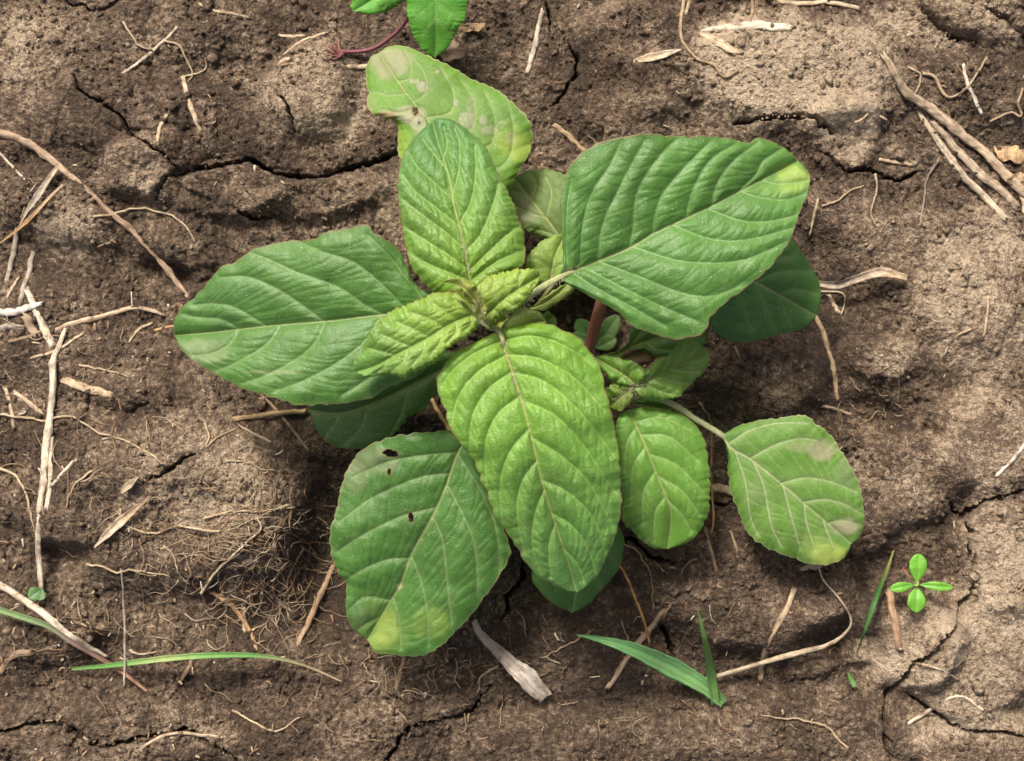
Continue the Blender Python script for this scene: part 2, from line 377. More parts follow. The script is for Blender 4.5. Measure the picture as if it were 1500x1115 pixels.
def build_ground():
    st = 1.72
    def axis(a, b):
        c = np.arange(a, b+st, st); out = []; d = st
        x = 0
        while x < 90000: d *= 1.17; x += d; out.append(x)
        out = np.array(out)
        return np.concatenate([(a-out)[::-1], c, c[-1]+out])
    X = axis(-45, 1545); Y = axis(-45, 1160)
    gx, gy = np.meshgrid(X, Y)
    h, dry = ground_px(gx, gy)
    far = np.maximum(np.maximum(-gx, gx-1500), np.maximum(-gy, gy-1115))
    h = h*(1-0.6*sstep(3000, 20000, far))
    s = K*CAMH
    v = np.stack([(gx-750)*s, -(gy-557.5)*s, h], -1).reshape(-1, 3)
    ny, nx = gx.shape
    i = (np.arange(ny-1)[:, None]*nx + np.arange(nx-1)[None]).ravel()
    f = np.stack([i, i+nx, i+nx+1, i+1], -1)
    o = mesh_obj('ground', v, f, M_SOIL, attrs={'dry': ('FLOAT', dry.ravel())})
    tag(o, 'cracked dry brown soil with clods and pale crust', kind='structure')
build_ground()

# crumbs of soil lying loose: nobody could count them
def blob_field(name, spots, mat, label):
    import itertools
    t = (1+5**.5)/2
    iv = np.array([(-1,t,0),(1,t,0),(-1,-t,0),(1,-t,0),(0,-1,t),(0,1,t),(0,-1,-t),(0,1,-t),(t,0,-1),(t,0,1),(-t,0,-1),(-t,0,1)])/1.9
    fi = np.array([(0,11,5),(0,5,1),(0,1,7),(0,7,10),(0,10,11),(1,5,9),(5,11,4),(11,10,2),(10,7,6),(7,1,8),(3,9,4),(3,4,2),(3,2,6),(3,6,8),(3,8,9),(4,9,5),(2,4,11),(6,2,10),(8,6,7),(9,8,1)])
    n = len(spots); px, py, r, dr = spots[:, 0], spots[:, 1], spots[:, 2], spots[:, 3]
    h = ground_at(px, py); dr = 0.75*ground_px(px, py)[1]+0.35*dr-0.03; c = W(px, py, h + r*K*CAMH*0.25)
    jit = 1+0.28*rng.normal(size=(n, 12, 1)); sq = 1+0.3*rng.normal(size=(n, 1, 3)).clip(-1.5, 1.5)
    v = c[:, None, :] + iv[None]*jit*sq*(r*K*CAMH)[:, None, None]
    f = (fi[None]+12*np.arange(n)[:, None, None]).reshape(-1, 3)
    o = mesh_obj(name, v.reshape(-1, 3), f, mat, attrs={'dry': ('FLOAT', np.repeat(dr, 12))}, smooth=True)
    tag(o, label, kind='stuff')
n = 24000
cp = np.stack([rng.uniform(-40, 1540, n), rng.uniform(-40, 1150, n), 0.8+rng.gamma(1.1, 1.0, n).clip(0, 7), 0.28+0.25*rng.random(n)], -1)
keep = (fbm(cp[:, 0], cp[:, 1], 110, 3, 21) + 0.2*rng.random(n)) > 0.06
blob_field('soil_crumbs', cp[keep], M_SOIL, 'loose brown soil crumbs scattered over the ground')

# ------------------------------------------------------------------ leaf builder
GREEN_D = (0.050, 0.150, 0.045)
def leaf(parent, Lp, Rp, Mp, hs, base_col, veins=(), mat=None, nu=120, nv=90, foldL=4, foldR=4, droop=3, wave=1.2, quilt=0.9, tert=0.0,
         groove=0.5, tip_col=None, patches=(), holes=(), label=None, edge=0.6, vcol=(0.30, 0.36, 0.14), midcol=(0.42, 0.40, 0.19), seed=0, jag=1.0,
         name='leaf', vein_w=1.3, vein_s=0.55, mid_w=1.7, ripple=0.5, tc=1.0, edge_col=(0.20, 0.085, 0.060)):
    """one blade: outline halves, midrib and veins in photo pixels, heights in mm; patches (x, y, rx, ry, colour, strength)"""
    u = np.linspace(0, 1, nu)
    Ls, Rs, Ms = spline(Lp, nu), spline(Rp, nu), spline(Mp, nu)
    nv = nv//2*2+1
    v = np.linspace(-1, 1, nv)
    # margin: small teeth and waves
    def ragged(E, sd):
        n_ = np.gradient(E, axis=0); n_ = np.stack([-n_[:, 1], n_[:, 0]], -1); n_ /= np.linalg.norm(n_, axis=1)[:, None]+1e-9
        a = (jag+.25)*(2.2*fbm(u*60, u*0+sd, 1.5, 2, seed) + 1.1*np.abs(np.sin(u*75+3*fbm(u*60, u*0+sd, 6, 2, seed+9)))*(jag > .6) + 2.6*fbm(u*60, u*0+sd, 8, 2, seed+1))*np.sin(np.pi*np.clip(u, 0, 1))**0.4
        return E + n_*a[:, None]
    Ls, Rs = ragged(Ls, 3.3), ragged(Rs, 8.8)
    U, V = np.meshgrid(u, v, indexing='ij'); A = np.abs(V)
    E = np.where((V < 0)[..., None], Ls[:, None], Rs[:, None])
    # margin, midrib and blade rounded near the base so that cells stay regular
    P = Ms[:, None]*(1-A[..., None]) + E*A[..., None]
    px, py = P[..., 0], P[..., 1]
    H = np.interp(u, np.linspace(0, 1, len(hs)), hs)
    ker = np.hanning(max(5, nu//5)); ker /= ker.sum()
    H = np.convolve(np.pad(H, len(ker)//2, mode='edge'), ker, 'valid')[:nu]
    env = np.sin(np.pi*np.clip(U, 0.0, 1)**0.8)**0.6
    fold = np.where(V < 0, foldL, foldR)
    h = H[:, None] + env*(fold*A**0.85 - droop*A**3)
    h = h + wave*env*A**2*(perlin(U*4.5+seed, np.sign(V)*3.1, seed)*2.2 + perlin(U*11+seed, np.sign(V)*5.1, seed+1)*0.8)
    h = h + ripple*fbm(px, py, 60, 3, seed+2)*1.5
    # veins
    dm, am, Lm = seg_dist(px, py, [tuple(p) for p in spline(Mp, 24)])
    dn = np.full(px.shape, 1e9); arcn = np.zeros(px.shape); idn = np.zeros(px.shape)
    for k, vp in enumerate(veins):
        d, a, l_ = seg_dist(px, py, [tuple(p) for p in spline(vp, 12)])
        d = d + 0*a; mm = d < dn
        fade = np.clip(1.25-a/max(l_, 1)*0.5, 0.4, 1)
        dn = np.where(mm, d, dn); arcn = np.where(mm, a, arcn); idn = np.where(mm, k, idn)
    dal = np.minimum(dn, dm*1.0)
    # cross veins between neighbouring side veins, looping forward near the margin
    dt = np.full(px.shape, 1e9)
    if len(veins) > 2 and nu >= 70:
        rl = np.random.default_rng(seed+100); msp = spline(Mp, 60); sides_ = {1: [], -1: []}
        for vp in veins:
            q = spline(vp, 30); i0 = np.argmin(np.hypot(*(msp[:, :2]-q[0, :2]).T)); i1 = min(i0+1, 59); i0 = i1-1
            tx, ty = msp[i1, :2]-msp[i0, :2]; sg = 1 if tx*(q[-1, 1]-msp[i0, 1])-ty*(q[-1, 0]-msp[i0, 0]) > 0 else -1
            sides_[sg].append((i0, q))
        for lst in sides_.values():
            lst.sort(key=lambda a: a[0])
            for (ia, qa), (ib, qb) in zip(lst[:-1], lst[1:]):
                la = np.hypot(*np.diff(qa[:, :2], axis=0).T).sum(); nn = max(2, int(la/15))
                for k in range(nn):
                    fa = (k+.6+rl.uniform(-.25, .25))/nn; fb = min(.98, fa*.92+rl.uniform(-.02, .07))
                    A_, B_ = qa[int(fa*29) % 30, :2], qb[int(fb*29) % 30, :2]
                    mid = (A_+B_)/2 + rl.normal(size=2)*0.07*np.hypot(*(B_-A_))
                    if rl.random() < .22: B_ = mid+(B_-mid)*.2
                    x0, x1 = min(A_[0], B_[0], mid[0])-12, max(A_[0], B_[0], mid[0])+12; y0, y1 = min(A_[1], B_[1], mid[1])-12, max(A_[1], B_[1], mid[1])+12
                    m_ = (px > x0) & (px < x1) & (py > y0) & (py < y1)
                    if m_.any(): dt[m_] = np.minimum(dt[m_], seg_dist(px[m_], py[m_], [tuple(A_), tuple(mid), tuple(B_)])[0]+rl.uniform(0, .6))
        wt = sstep(1, 4, np.minimum(dn, dm))
        h = h - (0.15+0.50*tert)*np.exp(-(dt/2.6)**2)*(0.4+0.6*wt)
    pil = 1-np.exp(-(dal/7.5)**1.35)
    edgefade = 1-sstep(0.82, 1.0, A)
    h = h + quilt*pil*(0.35+0.65*edgefade)
    h = h - 0.4*groove*np.exp(-(dn/2.2)**2)*(0.3+0.7*edgefade) - groove*0.8*np.exp(-(dm/3.0)**2)*(1-0.5*U)
    if tert > 0:
        ph = arcn/5.2*tc + 1.8*fbm(px, py, 26, 2, seed+4) + idn*2.4
        win = sstep(1.5, 6, dal)
        sn = np.sin(ph*1.0)
        h = h + tert*win*(np.abs(sn)**0.6-0.6)*0.45*(0.35+0.65*edgefade)*(0.4+0.9*np.clip(0.6+fbm(px, py, 45, 2, seed+5), 0, 1))
    # rim: the blade's thickness, rolled down at the margin
    def pad(a): return np.concatenate([a[:, :1], a, a[:, -1:]], 1)
    px2, py2, h2, U2, V2 = pad(px), pad(py), pad(h), pad(U), pad(V)
    h2[:, 0] -= 0.45; h2[:, -1] -= 0.45
    # colour
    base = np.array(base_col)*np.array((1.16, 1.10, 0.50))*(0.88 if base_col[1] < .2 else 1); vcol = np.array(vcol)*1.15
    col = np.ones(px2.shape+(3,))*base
    if tip_col is not None:
        col = col*(1-U2[..., None]**1.3) + 0.9*np.array(tip_col)*U2[..., None]**1.3
    big = fbm(px2, py2, 90, 3, seed+6)
    col = col*(1+0.30*big[..., None])
    dn2, dm2 = pad(dn), pad(dm)
    fv = np.minimum(0.75, vein_s*1.15)*np.exp(-(dn2/(vein_w*0.78))**2)*(1-0.35*np.abs(V2))  # pale vein colour, lightened further to paint in the bright ridge edges
    col = col*(1-fv[..., None]) + np.array(vcol)*fv[..., None]
    ft = 0.26*vein_s*np.exp(-(pad(dt)/1.2)**2)
    col = col*(1-ft[..., None]) + np.array(vcol)*ft[..., None]
    # yellower flesh beside the veins
    fy = 0.10*np.exp(-(np.minimum(dn2, dm2)/7)**2)
    col = col*(1-fy[..., None]) + np.array(vcol)*fy[..., None]
    # soil dust settled in flecks and thin films
    fd = 0.24*np.clip(fbm(px2, py2, 34, 4, seed+12, 0.75)-0.16, 0, 1)*2*(0.4+0.6*np.abs(V2)) + 0.30*(fbm(px2, py2, 5, 2, seed+13) > 0.56)*(fbm(px2, py2, 60, 2, seed+14) > -.05)
    fd = np.clip(fd, 0, .55)*(1 if mid_w > 0 and nu > 60 else .3)
    col = col*(1-fd[..., None]) + np.array((0.30, 0.27, 0.17))*fd[..., None]
    fm = 0.85*np.exp(-(dm2/(mid_w*(1.15-0.55*U2)))**2)*(1-0.45*U2)
    col = col*(1-fm[..., None]) + np.array(midcol)*fm[..., None]
    for (x, y, rx, ry, pc, s) in patches:
        e = np.hypot((px2-x)/rx, (py2-y)/ry) + 0.45*fbm(px2, py2, max(rx, ry)*0.9, 4, seed+int(x) % 17, 0.65)
        t = s*((1-sstep(0.85, 1.02, e)) if s == 1 else (1-sstep(0.6, 1.1, e)))
        if min(rx, ry) >= 12: t = t*(1-0.45*np.exp(-(np.minimum(dn2, dm2)/4)**2))
        if s > 0.95 and min(rx, ry) < 16: t = t*(0.70+0.30*(fbm(px2, py2, 4, 2, 5) > 0))
        if s == 1:
            ring = 0.6*np.exp(-((e-1.04)/0.10)**2); col = col*(1-ring[..., None]) + np.array((0.16, 0.13, 0.045))*ring[..., None]
            t = t*(0.55+0.45*(fbm(px2, py2, 3.4, 1, 6) > -0.1))
        col = col*(1-t[..., None]) + np.array(pc)*t[..., None]
    fe = np.minimum(1, edge*1.5)*sstep(0.975, 0.992, np.abs(V2))*(0.6+0.4*np.clip(0.5+fbm(px2, py2, 20, 2, 3), 0, 1))
    fe[:, [0, -1]] = edge
    col = col*(1-fe[..., None]) + np.array(edge_col)*fe[..., None]
    # holes eaten through: snap vertices to the rim of the hole, drop faces inside
    dead = np.zeros(px2.shape, bool)
    for (x, y, rx, ry) in holes:
        ang = np.arctan2((py2-y)/ry, (px2-x)/rx); rr = 1+0.16*np.sin(2*ang+x)+0.10*np.sin(5*ang+y)
        e = np.hypot((px2-x)/rx, (py2-y)/ry)/rr
        cell = 2.4/min(rx, ry)
        sn = (e > 1-0.55*cell) & (e < 1+0.55*cell)
        px2 = np.where(sn, x+(px2-x)/e, px2); py2 = np.where(sn, y+(py2-y)/e, py2)
        dead |= (e <= 1.0001+0*cell) | sn
        t = 0.6*(1-sstep(1.0, 1.0+1.6*cell, e)); col = col*(1-t[..., None]) + np.array((0.20, 0.12, 0.06))*t[..., None]
    vv = W(px2, py2, h2*0.001).reshape(-1, 3)
    nV = px2.shape[1]
    i = (np.arange(nu-1)[:, None]*nV + np.arange(nV-1)[None]).ravel()
    f = np.stack([i, i+1, i+nV+1, i+nV], -1)
    if dead.any():
        df = dead.ravel(); f = f[~(df[f].all(axis=1))]
    a, b_, c_ = vv[f[:, 0]], vv[f[:, 1]], vv[f[:, 2]]
    nz = np.cross(b_-a, c_-a)[:, 2].sum()
    if nz < 0: f = f[:, ::-1]
    o = mesh_obj(name, to_local(vv, parent), f, mat or M_LEAF, parent, attrs={'tint': ('FLOAT_COLOR', np.clip(col.reshape(-1, 3), 0.004, 1))})
    if label: o['label'] = label
    return o

# ------------------------------------------------------------------ tube / blade builder
def tube_mesh(P3, rad, col, sides=8, flat=1.0, twist=0.0, lump=0.0, seed=0, groove=0.0, fray=0.0, tan_up=(0, 0, 1)):
    n = len(P3); rad = np.asarray(rad, float)*np.ones(n)
    T = np.gradient(P3, axis=0); T /= np.linalg.norm(T, axis=1)[:, None]+1e-12
    up = np.array(tan_up, float)
    S = np.cross(T, up); bad = np.linalg.norm(S, axis=1) < 0.05; S[bad] = (1, 0, 0)
    S /= np.linalg.norm(S, axis=1)[:, None]; Nn = np.cross(S, T)
    a = np.linspace(0, 2*np.pi, sides, endpoint=False)
    s_ = np.concatenate([[0], np.cumsum(np.linalg.norm(np.diff(P3, axis=0), axis=1))])*1000
    A, Sg = np.meshgrid(a, s_)
    r = rad[:, None]*(1+(0.10*np.sin(2*A+seed)+0.09*np.sin(3*A+2*seed+Sg*0.12) if groove == 0 else 0)+lump*perlin(A*1.3+seed, Sg*0.35+seed, seed)+0.5*lump*perlin(A*2+seed, Sg*1.3, seed+1))
    if groove: r = r*(1-groove*np.exp(-((A-np.pi/2)/0.5)**2))
    tw = twist*np.linspace(0, 1, n)[:, None]
    ca, sa = np.cos(A), np.sin(A)*flat
    x = r*(ca*np.cos(tw)-sa*np.sin(tw)); y = r*(ca*np.sin(tw)+sa*np.cos(tw))
    V = P3[:, None]+S[:, None]*x[..., None]+Nn[:, None]*y[..., None]
    if fray:
        rg = np.random.default_rng(seed+5)
        for e_, s_g in ((0, -1), (n-1, 1)):
            V[e_] = V[e_] + T[e_]*s_g*(rg.uniform(-0.2, 1.5, (sides, 1)))*rad[e_]*fray
    V = V.reshape(-1, 3)
    i = np.arange(n-1)[:, None]*sides; j = np.arange(sides)[None]; j2 = (j+1) % sides
    f = np.stack([i+j, i+j2, i+sides+j2, i+sides+j], -1).reshape(-1, 4)
    # end caps
    c0 = len(V); V = np.vstack([V, P3[0]-T[0]*rad[0]*0.15, P3[-1]+T[-1]*rad[-1]*0.15])
    jj = np.arange(0, sides)
    cap = [(c0, (k+1) % sides, k, k) for k in jj]; b0 = (n-1)*sides
    cap += [(c0+1, b0+k, b0+(k+1) % sides, b0+(k+1) % sides) for k in jj]
    col = np.asarray(col, float)
    if col.ndim == 1: col = np.tile(col, (n, 1))
    cc = np.repeat(col, sides, 0); cc = np.vstack([cc, cc[:1]*0.6, cc[-1:]*0.6])
    al = np.stack([A*np.mean(rad)*1000, Sg, 0*A+seed*7.7], -1).reshape(-1, 3); al = np.vstack([al, al[:1], al[-1:]])
    tri = np.array([(q[0], q[1], q[2]) for q in cap])
    return V, f, tri, cc, al
def join_mesh(name, parts, mat, parent=None, smooth=True):
    vs, fs, cs, als = [], [], [], []; off = 0
    for V, f, tri, cc, al in parts:
        q = np.vstack([f[:, [0, 1, 2]], f[:, [0, 2, 3]]]) if f.shape[1] == 4 else f
        q = np.vstack([q, tri]) if len(tri) else q
        vs.append(V); fs.append(q+off); cs.append(cc); als.append(al); off += len(V)
    v = np.vstack(vs)
    return mesh_obj(name, to_local(v, parent), np.vstack(fs), mat, parent,
                    attrs={'tint': ('FLOAT_COLOR', np.vstack(cs)), 'along': ('FLOAT_VECTOR', np.vstack(als))}, smooth=smooth)
def path3(pts, n, lift=0.0, radpx=0.0, wob=0.0, seed=0, arch=0.0, bury=0.55):
    """ground-hugging path through photo pixels"""
    q = spline(pts, n); t = np.linspace(0, 1, n)
    if wob:
        q = q + wob*np.stack([fbm(t*9+seed, t*0+1, 1.3, 3, seed), fbm(t*9+seed, t*0+5, 1.3, 3, seed+1)], -1)
    g = ground_at(q[:, 0], q[:, 1])
    kw = max(3, int(n*0.3))//2*2+1
    # a stiff piece bridges the dips of the soil
    gm = g.copy()
    for _ in range(2):
        gp = np.pad(gm, kw//2, mode='edge'); sm = np.array([gp[i:i+kw].mean() for i in range(n)]); gm = np.maximum(sm, g*0.6+sm*0.4)
    if bury < .5: gm = 0.55*gm+0.45*np.minimum(gm, sm)
    h = gm + radpx*K*CAMH*bury + lift*0.001 + arch*0.001*np.sin(np.pi*t)
    return W(q[:, 0], q[:, 1], h), q

# ------------------------------------------------------------------ THE BIG WEED
plant = empty('broadleaf_weed', tuple(W(760, 520, float(ground_at(760, 520)[0]))))
tag(plant, 'large green broad-leaved weed with red-edged veined leaves growing in the middle of cracked soil', 'plant')
DG = (0.052, 0.150, 0.050); MG = (0.085, 0.215, 0.050); LG = (0.150, 0.300, 0.050); YG = (0.230, 0.330, 0.070)
YEL = (0.42, 0.48, 0.10); TAN = (0.42, 0.36, 0.24); GREY = (0.36, 0.32, 0.25)

# stems first
def stem_part(name, pts, r0, r1, col0, col1, parent, n=26, lump=0.08, flat=1.0, label=None, groove=0.0, sides=12):
    """pts: (px, py, height mm); radii in px"""
    q = spline(pts, n); P3 = W(q[:, 0], q[:, 1], q[:, 2]*0.001); t = np.linspace(0, 1, n)[:, None]
    if name == 'leaf_stalk': P3[:, 2] -= 0.0022*sstep(0.8, 1, t[:, 0])
    V = tube_mesh(P3, np.interp(t[:, 0], [0, .8, 1], [r0, r1, r1*.45] if name == 'leaf_stalk' else [r0, r0*.2+r1*.8, r1])*K*(CAMH-0.05), np.array(col0)*(1-t)+np.array(col1)*t, sides, flat, lump=lump, seed=int(pts[0][0]) % 31, groove=groove)
    o = join_mesh(name, [V], M_STEM, parent)
    if label: o['label'] = label
    return o
RED = (0.42, 0.15, 0.12); PALE = (0.36, 0.40, 0.17); REDG = (0.30, 0.20, 0.10)
gb = float(ground_at(770, 530)[0])*1000
stem_part('stem', [(778,540,gb-4),(768,525,20),(745,500,50),(722,475,80),(712,464,93)], 10, 5.5, RED, (0.30,0.33,0.13), plant, 34)
gb2 = float(ground_at(862, 540)[0])*1000
stem_part('side_stem', [(800,545,gb2-3),(845,535,4),(864,508,16),(872,475,32),(882,440,46),(905,405,54)], 10, 8, RED, (0.46,0.18,0.14), plant, 30, label='hairy red side stem')
stem_part('side_stem', [(772,530,20),(820,560,32),(870,580,44),(915,585,52),(928,570,58)], 6, 4.5, (0.25,0.24,0.10), PALE, plant, 26, label='pale green side stem carrying the small leaf cluster')

# --- lowest leaves
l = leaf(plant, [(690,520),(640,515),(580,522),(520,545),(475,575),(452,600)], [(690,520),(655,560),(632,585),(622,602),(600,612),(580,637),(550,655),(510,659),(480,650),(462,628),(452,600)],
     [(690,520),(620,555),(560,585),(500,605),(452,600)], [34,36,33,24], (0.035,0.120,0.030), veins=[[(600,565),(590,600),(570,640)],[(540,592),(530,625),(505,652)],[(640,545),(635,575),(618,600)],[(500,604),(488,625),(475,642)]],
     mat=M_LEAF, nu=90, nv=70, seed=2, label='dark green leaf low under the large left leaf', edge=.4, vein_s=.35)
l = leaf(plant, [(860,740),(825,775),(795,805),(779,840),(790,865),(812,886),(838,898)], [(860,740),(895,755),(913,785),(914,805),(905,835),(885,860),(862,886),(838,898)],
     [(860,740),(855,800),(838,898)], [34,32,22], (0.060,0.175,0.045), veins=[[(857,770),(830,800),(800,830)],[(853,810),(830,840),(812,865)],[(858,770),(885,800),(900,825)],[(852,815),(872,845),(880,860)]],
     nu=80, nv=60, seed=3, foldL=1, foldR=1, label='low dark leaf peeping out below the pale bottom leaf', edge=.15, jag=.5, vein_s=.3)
stem_part('leaf_stalk', [(775,520,28),(820,620,32),(860,742,34)], 4, 3, REDG, PALE, l)
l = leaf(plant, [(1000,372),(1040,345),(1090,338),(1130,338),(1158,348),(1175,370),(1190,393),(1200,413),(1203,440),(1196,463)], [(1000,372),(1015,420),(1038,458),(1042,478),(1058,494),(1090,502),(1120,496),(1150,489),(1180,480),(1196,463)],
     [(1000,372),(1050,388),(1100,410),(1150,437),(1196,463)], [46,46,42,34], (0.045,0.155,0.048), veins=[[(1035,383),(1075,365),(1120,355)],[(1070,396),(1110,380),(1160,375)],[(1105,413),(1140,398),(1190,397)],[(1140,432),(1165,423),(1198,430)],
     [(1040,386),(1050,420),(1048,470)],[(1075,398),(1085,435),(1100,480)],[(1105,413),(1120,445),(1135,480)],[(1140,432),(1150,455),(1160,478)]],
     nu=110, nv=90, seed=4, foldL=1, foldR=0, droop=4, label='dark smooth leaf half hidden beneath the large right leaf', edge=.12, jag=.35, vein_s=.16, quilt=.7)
stem_part('leaf_stalk', [(880,440,46),(940,400,48),(1002,372,46)], 3.5, 3, RED, PALE, l)
l = leaf(plant, [(838,372),(800,350),(768,338),(745,305),(744,280),(752,260)], [(838,372),(850,320),(845,280),(825,257),(800,249),(775,249),(752,260)],
     [(838,372),(800,320),(752,260)], [50,50,44], (0.115,0.190,0.095), veins=[[(820,350),(800,340),(775,335)],[(800,320),(775,312),(752,300)],[(780,295),(765,285),(752,280)],[(820,348),(832,310),(828,280)],[(800,320),(808,285),(800,260)],[(778,292),(785,270),(778,255)]],
     nu=70, nv=60, seed=5, mat=M_DULL, label='greyish green leaf between the top leaves and the large right leaf', edge=.3, foldL=1, foldR=1, patches=[(765,310,25,30,(.25,.22,.15),.55)])
stem_part('leaf_stalk', [(745,500,50),(800,430,54),(838,372,50)], 3, 2.6, REDG, PALE, l)
# damaged top leaf
l = leaf(plant, [(722,345),(690,320),(640,275),(604,246),(588,241),(581,222),(584,198),(583,184),(576,176),(560,172),(541,163),(537,148),(540,136),(536,120),(537,100),(543,84),(556,77)],
     [(722,345),(735,305),(745,280),(757,255),(775,225),(780,200),(776,180),(765,164),(745,145),(725,131),(705,122),(680,110),(655,94),(635,85),(610,75),(588,68),(568,69),(556,77)],
     [(722,345),(690,280),(660,226),(630,181),(610,156),(583,120),(556,80)], [66,70,68,64,56], (0.100,0.225,0.045),
     veins=[[(583,120),(600,115),(602,95),(592,72)],[(605,150),(625,135),(622,108),(605,85)],[(625,173),(660,165),(664,135),(645,100)],[(640,195),(690,190),(695,150),(675,118)],[(655,215),(715,215),(725,175),(710,135)],[(680,260),(740,240),(752,190),(745,155)],
            [(595,138),(570,140),(550,135)],[(610,158),(585,165),(560,160)],[(640,196),(615,215),(600,235)],[(670,243),(640,255),(620,255)]],
     nu=200, nv=150, seed=6, foldL=2, foldR=-1, droop=5, wave=2.2, quilt=.6, mat=M_DULL, edge=.7, edge_col=(0.36,0.33,0.18), vein_s=.42, vcol=(0.34,0.36,0.22), label='pale yellowish leaf with grey eaten spots and a hole',
     patches=[(572,92,36,26,(0.33,0.29,0.19),.72),(619,127,9,9,GREY,1),(606,119,8,4,GREY,1),(640,105,4,3,GREY,1),(668,150,4,6,GREY,1),(735,180,5,4,GREY,1),(590,130,4,3,(.3,.22,.1),1),(600,168,27,14,(.36,.33,.22),.9),(613,183,12,13,(.33,.33,.24),1),(566,168,16,7,(.34,.22,.12),.9),(684,177,13,14,(.40,.36,.28),1),(716,190,14,7,GREY,1),(708,176,6,9,GREY,.9),(748,203,9,10,(.48,.42,.34),1),
              (760,218,30,22,(.34,.42,.07),.6),(745,200,28,26,(.33,.42,.08),.5),(690,165,8,30,(.34,.30,.18),.5),(590,215,16,30,(.26,.38,.05),.5),(540,150,12,20,(.3,.26,.15),.4),(715,160,60,50,(.10,.20,.05),.4)],
     holes=[(608,163,5.2,5.0),(614,180,2.2,2.0)])
stem_part('leaf_stalk', [(722,475,80),(722,410,70),(722,345,66)], 4, 3, REDG, PALE, l)
# bottom left big leaf
l = leaf(plant, [(684,645),(668,631),(640,633),(600,636),(560,645),(530,661),(512,682),(500,710),(495,735),(487,770),(484,800),(488,820),(497,840),(508,855),(507,880),(510,908),(522,926),(538,937)],
     [(684,645),(705,690),(725,735),(740,775),(749,803),(745,822),(733,842),(718,864),(700,890),(680,915),(655,940),(630,957),(600,963),(570,960),(548,955),(538,937)],
     [(684,645),(670,664),(652,715),(633,757),(603,812),(587,855),(567,888),(538,937)], [62,60,57,52,45,36], (0.052,0.165,0.050),
     veins=[[(672,663),(630,666),(570,676),(515,700)],[(657,694),(617,699),(550,727),(497,765)],[(637,744),(587,757),(533,783),(492,810)],[(602,818),(567,820),(527,837),(505,852)],[(571,880),(535,875),(512,892)],[(555,905),(540,912),(525,922)],
            [(671,665),(703,718),(725,770),(733,830)],[(655,710),(680,757),(696,803),(700,870)],[(634,757),(648,790),(655,850),(662,915)],[(603,815),(618,855),(626,900),(628,945)],[(576,875),(585,907),(588,950)]],
     nu=210, nv=160, seed=7, foldL=6, foldR=3, droop=6, wave=2.6, quilt=1.0, ripple=1.3, edge=.45, edge_col=(.32,.24,.14), vcol=(.26,.34,.15), midcol=(.38,.36,.18), vein_s=.5, tert=.12, label='dark broad leaf with small holes and yellow blistered tip',
     patches=[(566,920,20,30,YEL,.62),(552,942,22,18,YEL,.5),(632,915,34,28,(.30,.42,.08),.4),(560,925,44,46,(.22,.34,.07),.4),(545,675,42,24,(.24,.25,.15),.5),(520,700,20,30,(.22,.22,.13),.4),(585,859,5,5,(.45,.36,.22),.9),(530,905,22,20,(.14,.2,.09),.4)],
     holes=[(572,664,10.5,5.5),(570,691,3.2,4),(602,758,4.6,6)])
stem_part('leaf_stalk', [(745,500,50),(720,570,58),(684,646,62)], 4.5, 4, REDG, (.36,.30,.14), l)
# right middle leaf and right leaf with long stalk
l = leaf(plant, [(921,600),(906,612),(903,640),(907,680),(912,730),(914,765),(928,780),(943,795),(958,803),(978,804)], [(921,600),(945,596),(970,598),(995,605),(1017,618),(1032,640),(1040,680),(1042,718),(1037,755),(1022,783),(1002,798),(978,804)],
     [(921,600),(943,648),(967,707),(983,750),(978,804)], [52,54,50,40], (0.105,0.255,0.055),
     veins=[[(930,618),(970,612),(1010,630)],[(937,637),(980,640),(1022,675)],[(950,665),(990,680),(1030,720)],[(963,697),(1000,720),(1025,755)],[(975,730),(1000,755),(1012,778)],[(932,625),(918,650),(916,690)],[(945,655),(927,685),(926,735)],[(960,690),(943,720),(942,765)],[(974,728),(960,750),(958,790)]],
     nu=150, nv=120, seed=8, foldL=3, foldR=2, droop=5, quilt=1.0, tert=.15, mat=M_LEAF, edge=.5, vcol=(.32,.42,.16), label='mid green oval leaf right of the pale bottom leaf')
l = leaf(plant, [(1057,637),(1082,623),(1110,615),(1150,609),(1180,609),(1200,624),(1220,640),(1236,665),(1251,690),(1262,720),(1267,757),(1261,785),(1247,797)], [(1057,637),(1065,660),(1067,695),(1074,730),(1084,755),(1096,780),(1120,800),(1150,812),(1180,823),(1208,828),(1228,822),(1241,810),(1247,797)],
     [(1057,637),(1073,658),(1100,673),(1147,711),(1178,738),(1213,767),(1247,797)], [46,46,43,36], (0.100,0.225,0.065),
     veins=[[(1077,662),(1091,703),(1100,760),(1112,785)],[(1103,676),(1118,710),(1130,770),(1145,800)],[(1147,712),(1157,750),(1172,803)],[(1178,738),(1181,765),(1194,805)],[(1205,760),(1212,780),(1222,805)],
            [(1070,648),(1100,630),(1140,620),(1185,620)],[(1098,672),(1140,650),(1185,643),(1228,660)],[(1145,708),(1180,700),(1220,707),(1256,722)],[(1177,736),(1207,732),(1235,738),(1260,752)],[(1213,767),(1233,762),(1260,769)]],
     nu=180, nv=140, seed=9, foldL=1, foldR=1, droop=5, wave=1.5, quilt=.55, mat=M_DULL, edge=.55, edge_col=(.42,.38,.24), vcol=(.44,.45,.28), midcol=(.50,.48,.29), vein_s=.65, label='greyish green long-stalked leaf with yellow tip at right',
     patches=[(1212,812,32,20,YEL,.8),(1195,800,25,25,(.28,.38,.10),.5),(1238,772,24,14,(.42,.36,.25),.85),(1205,660,22,18,(.40,.34,.23),.75),(1175,655,30,8,(.34,.31,.19),.5),(1175,700,36,20,(.20,.33,.08),.4),(1110,720,20,22,(.24,.28,.15),.3),(1240,690,18,30,(.2,.25,.13),.5)])
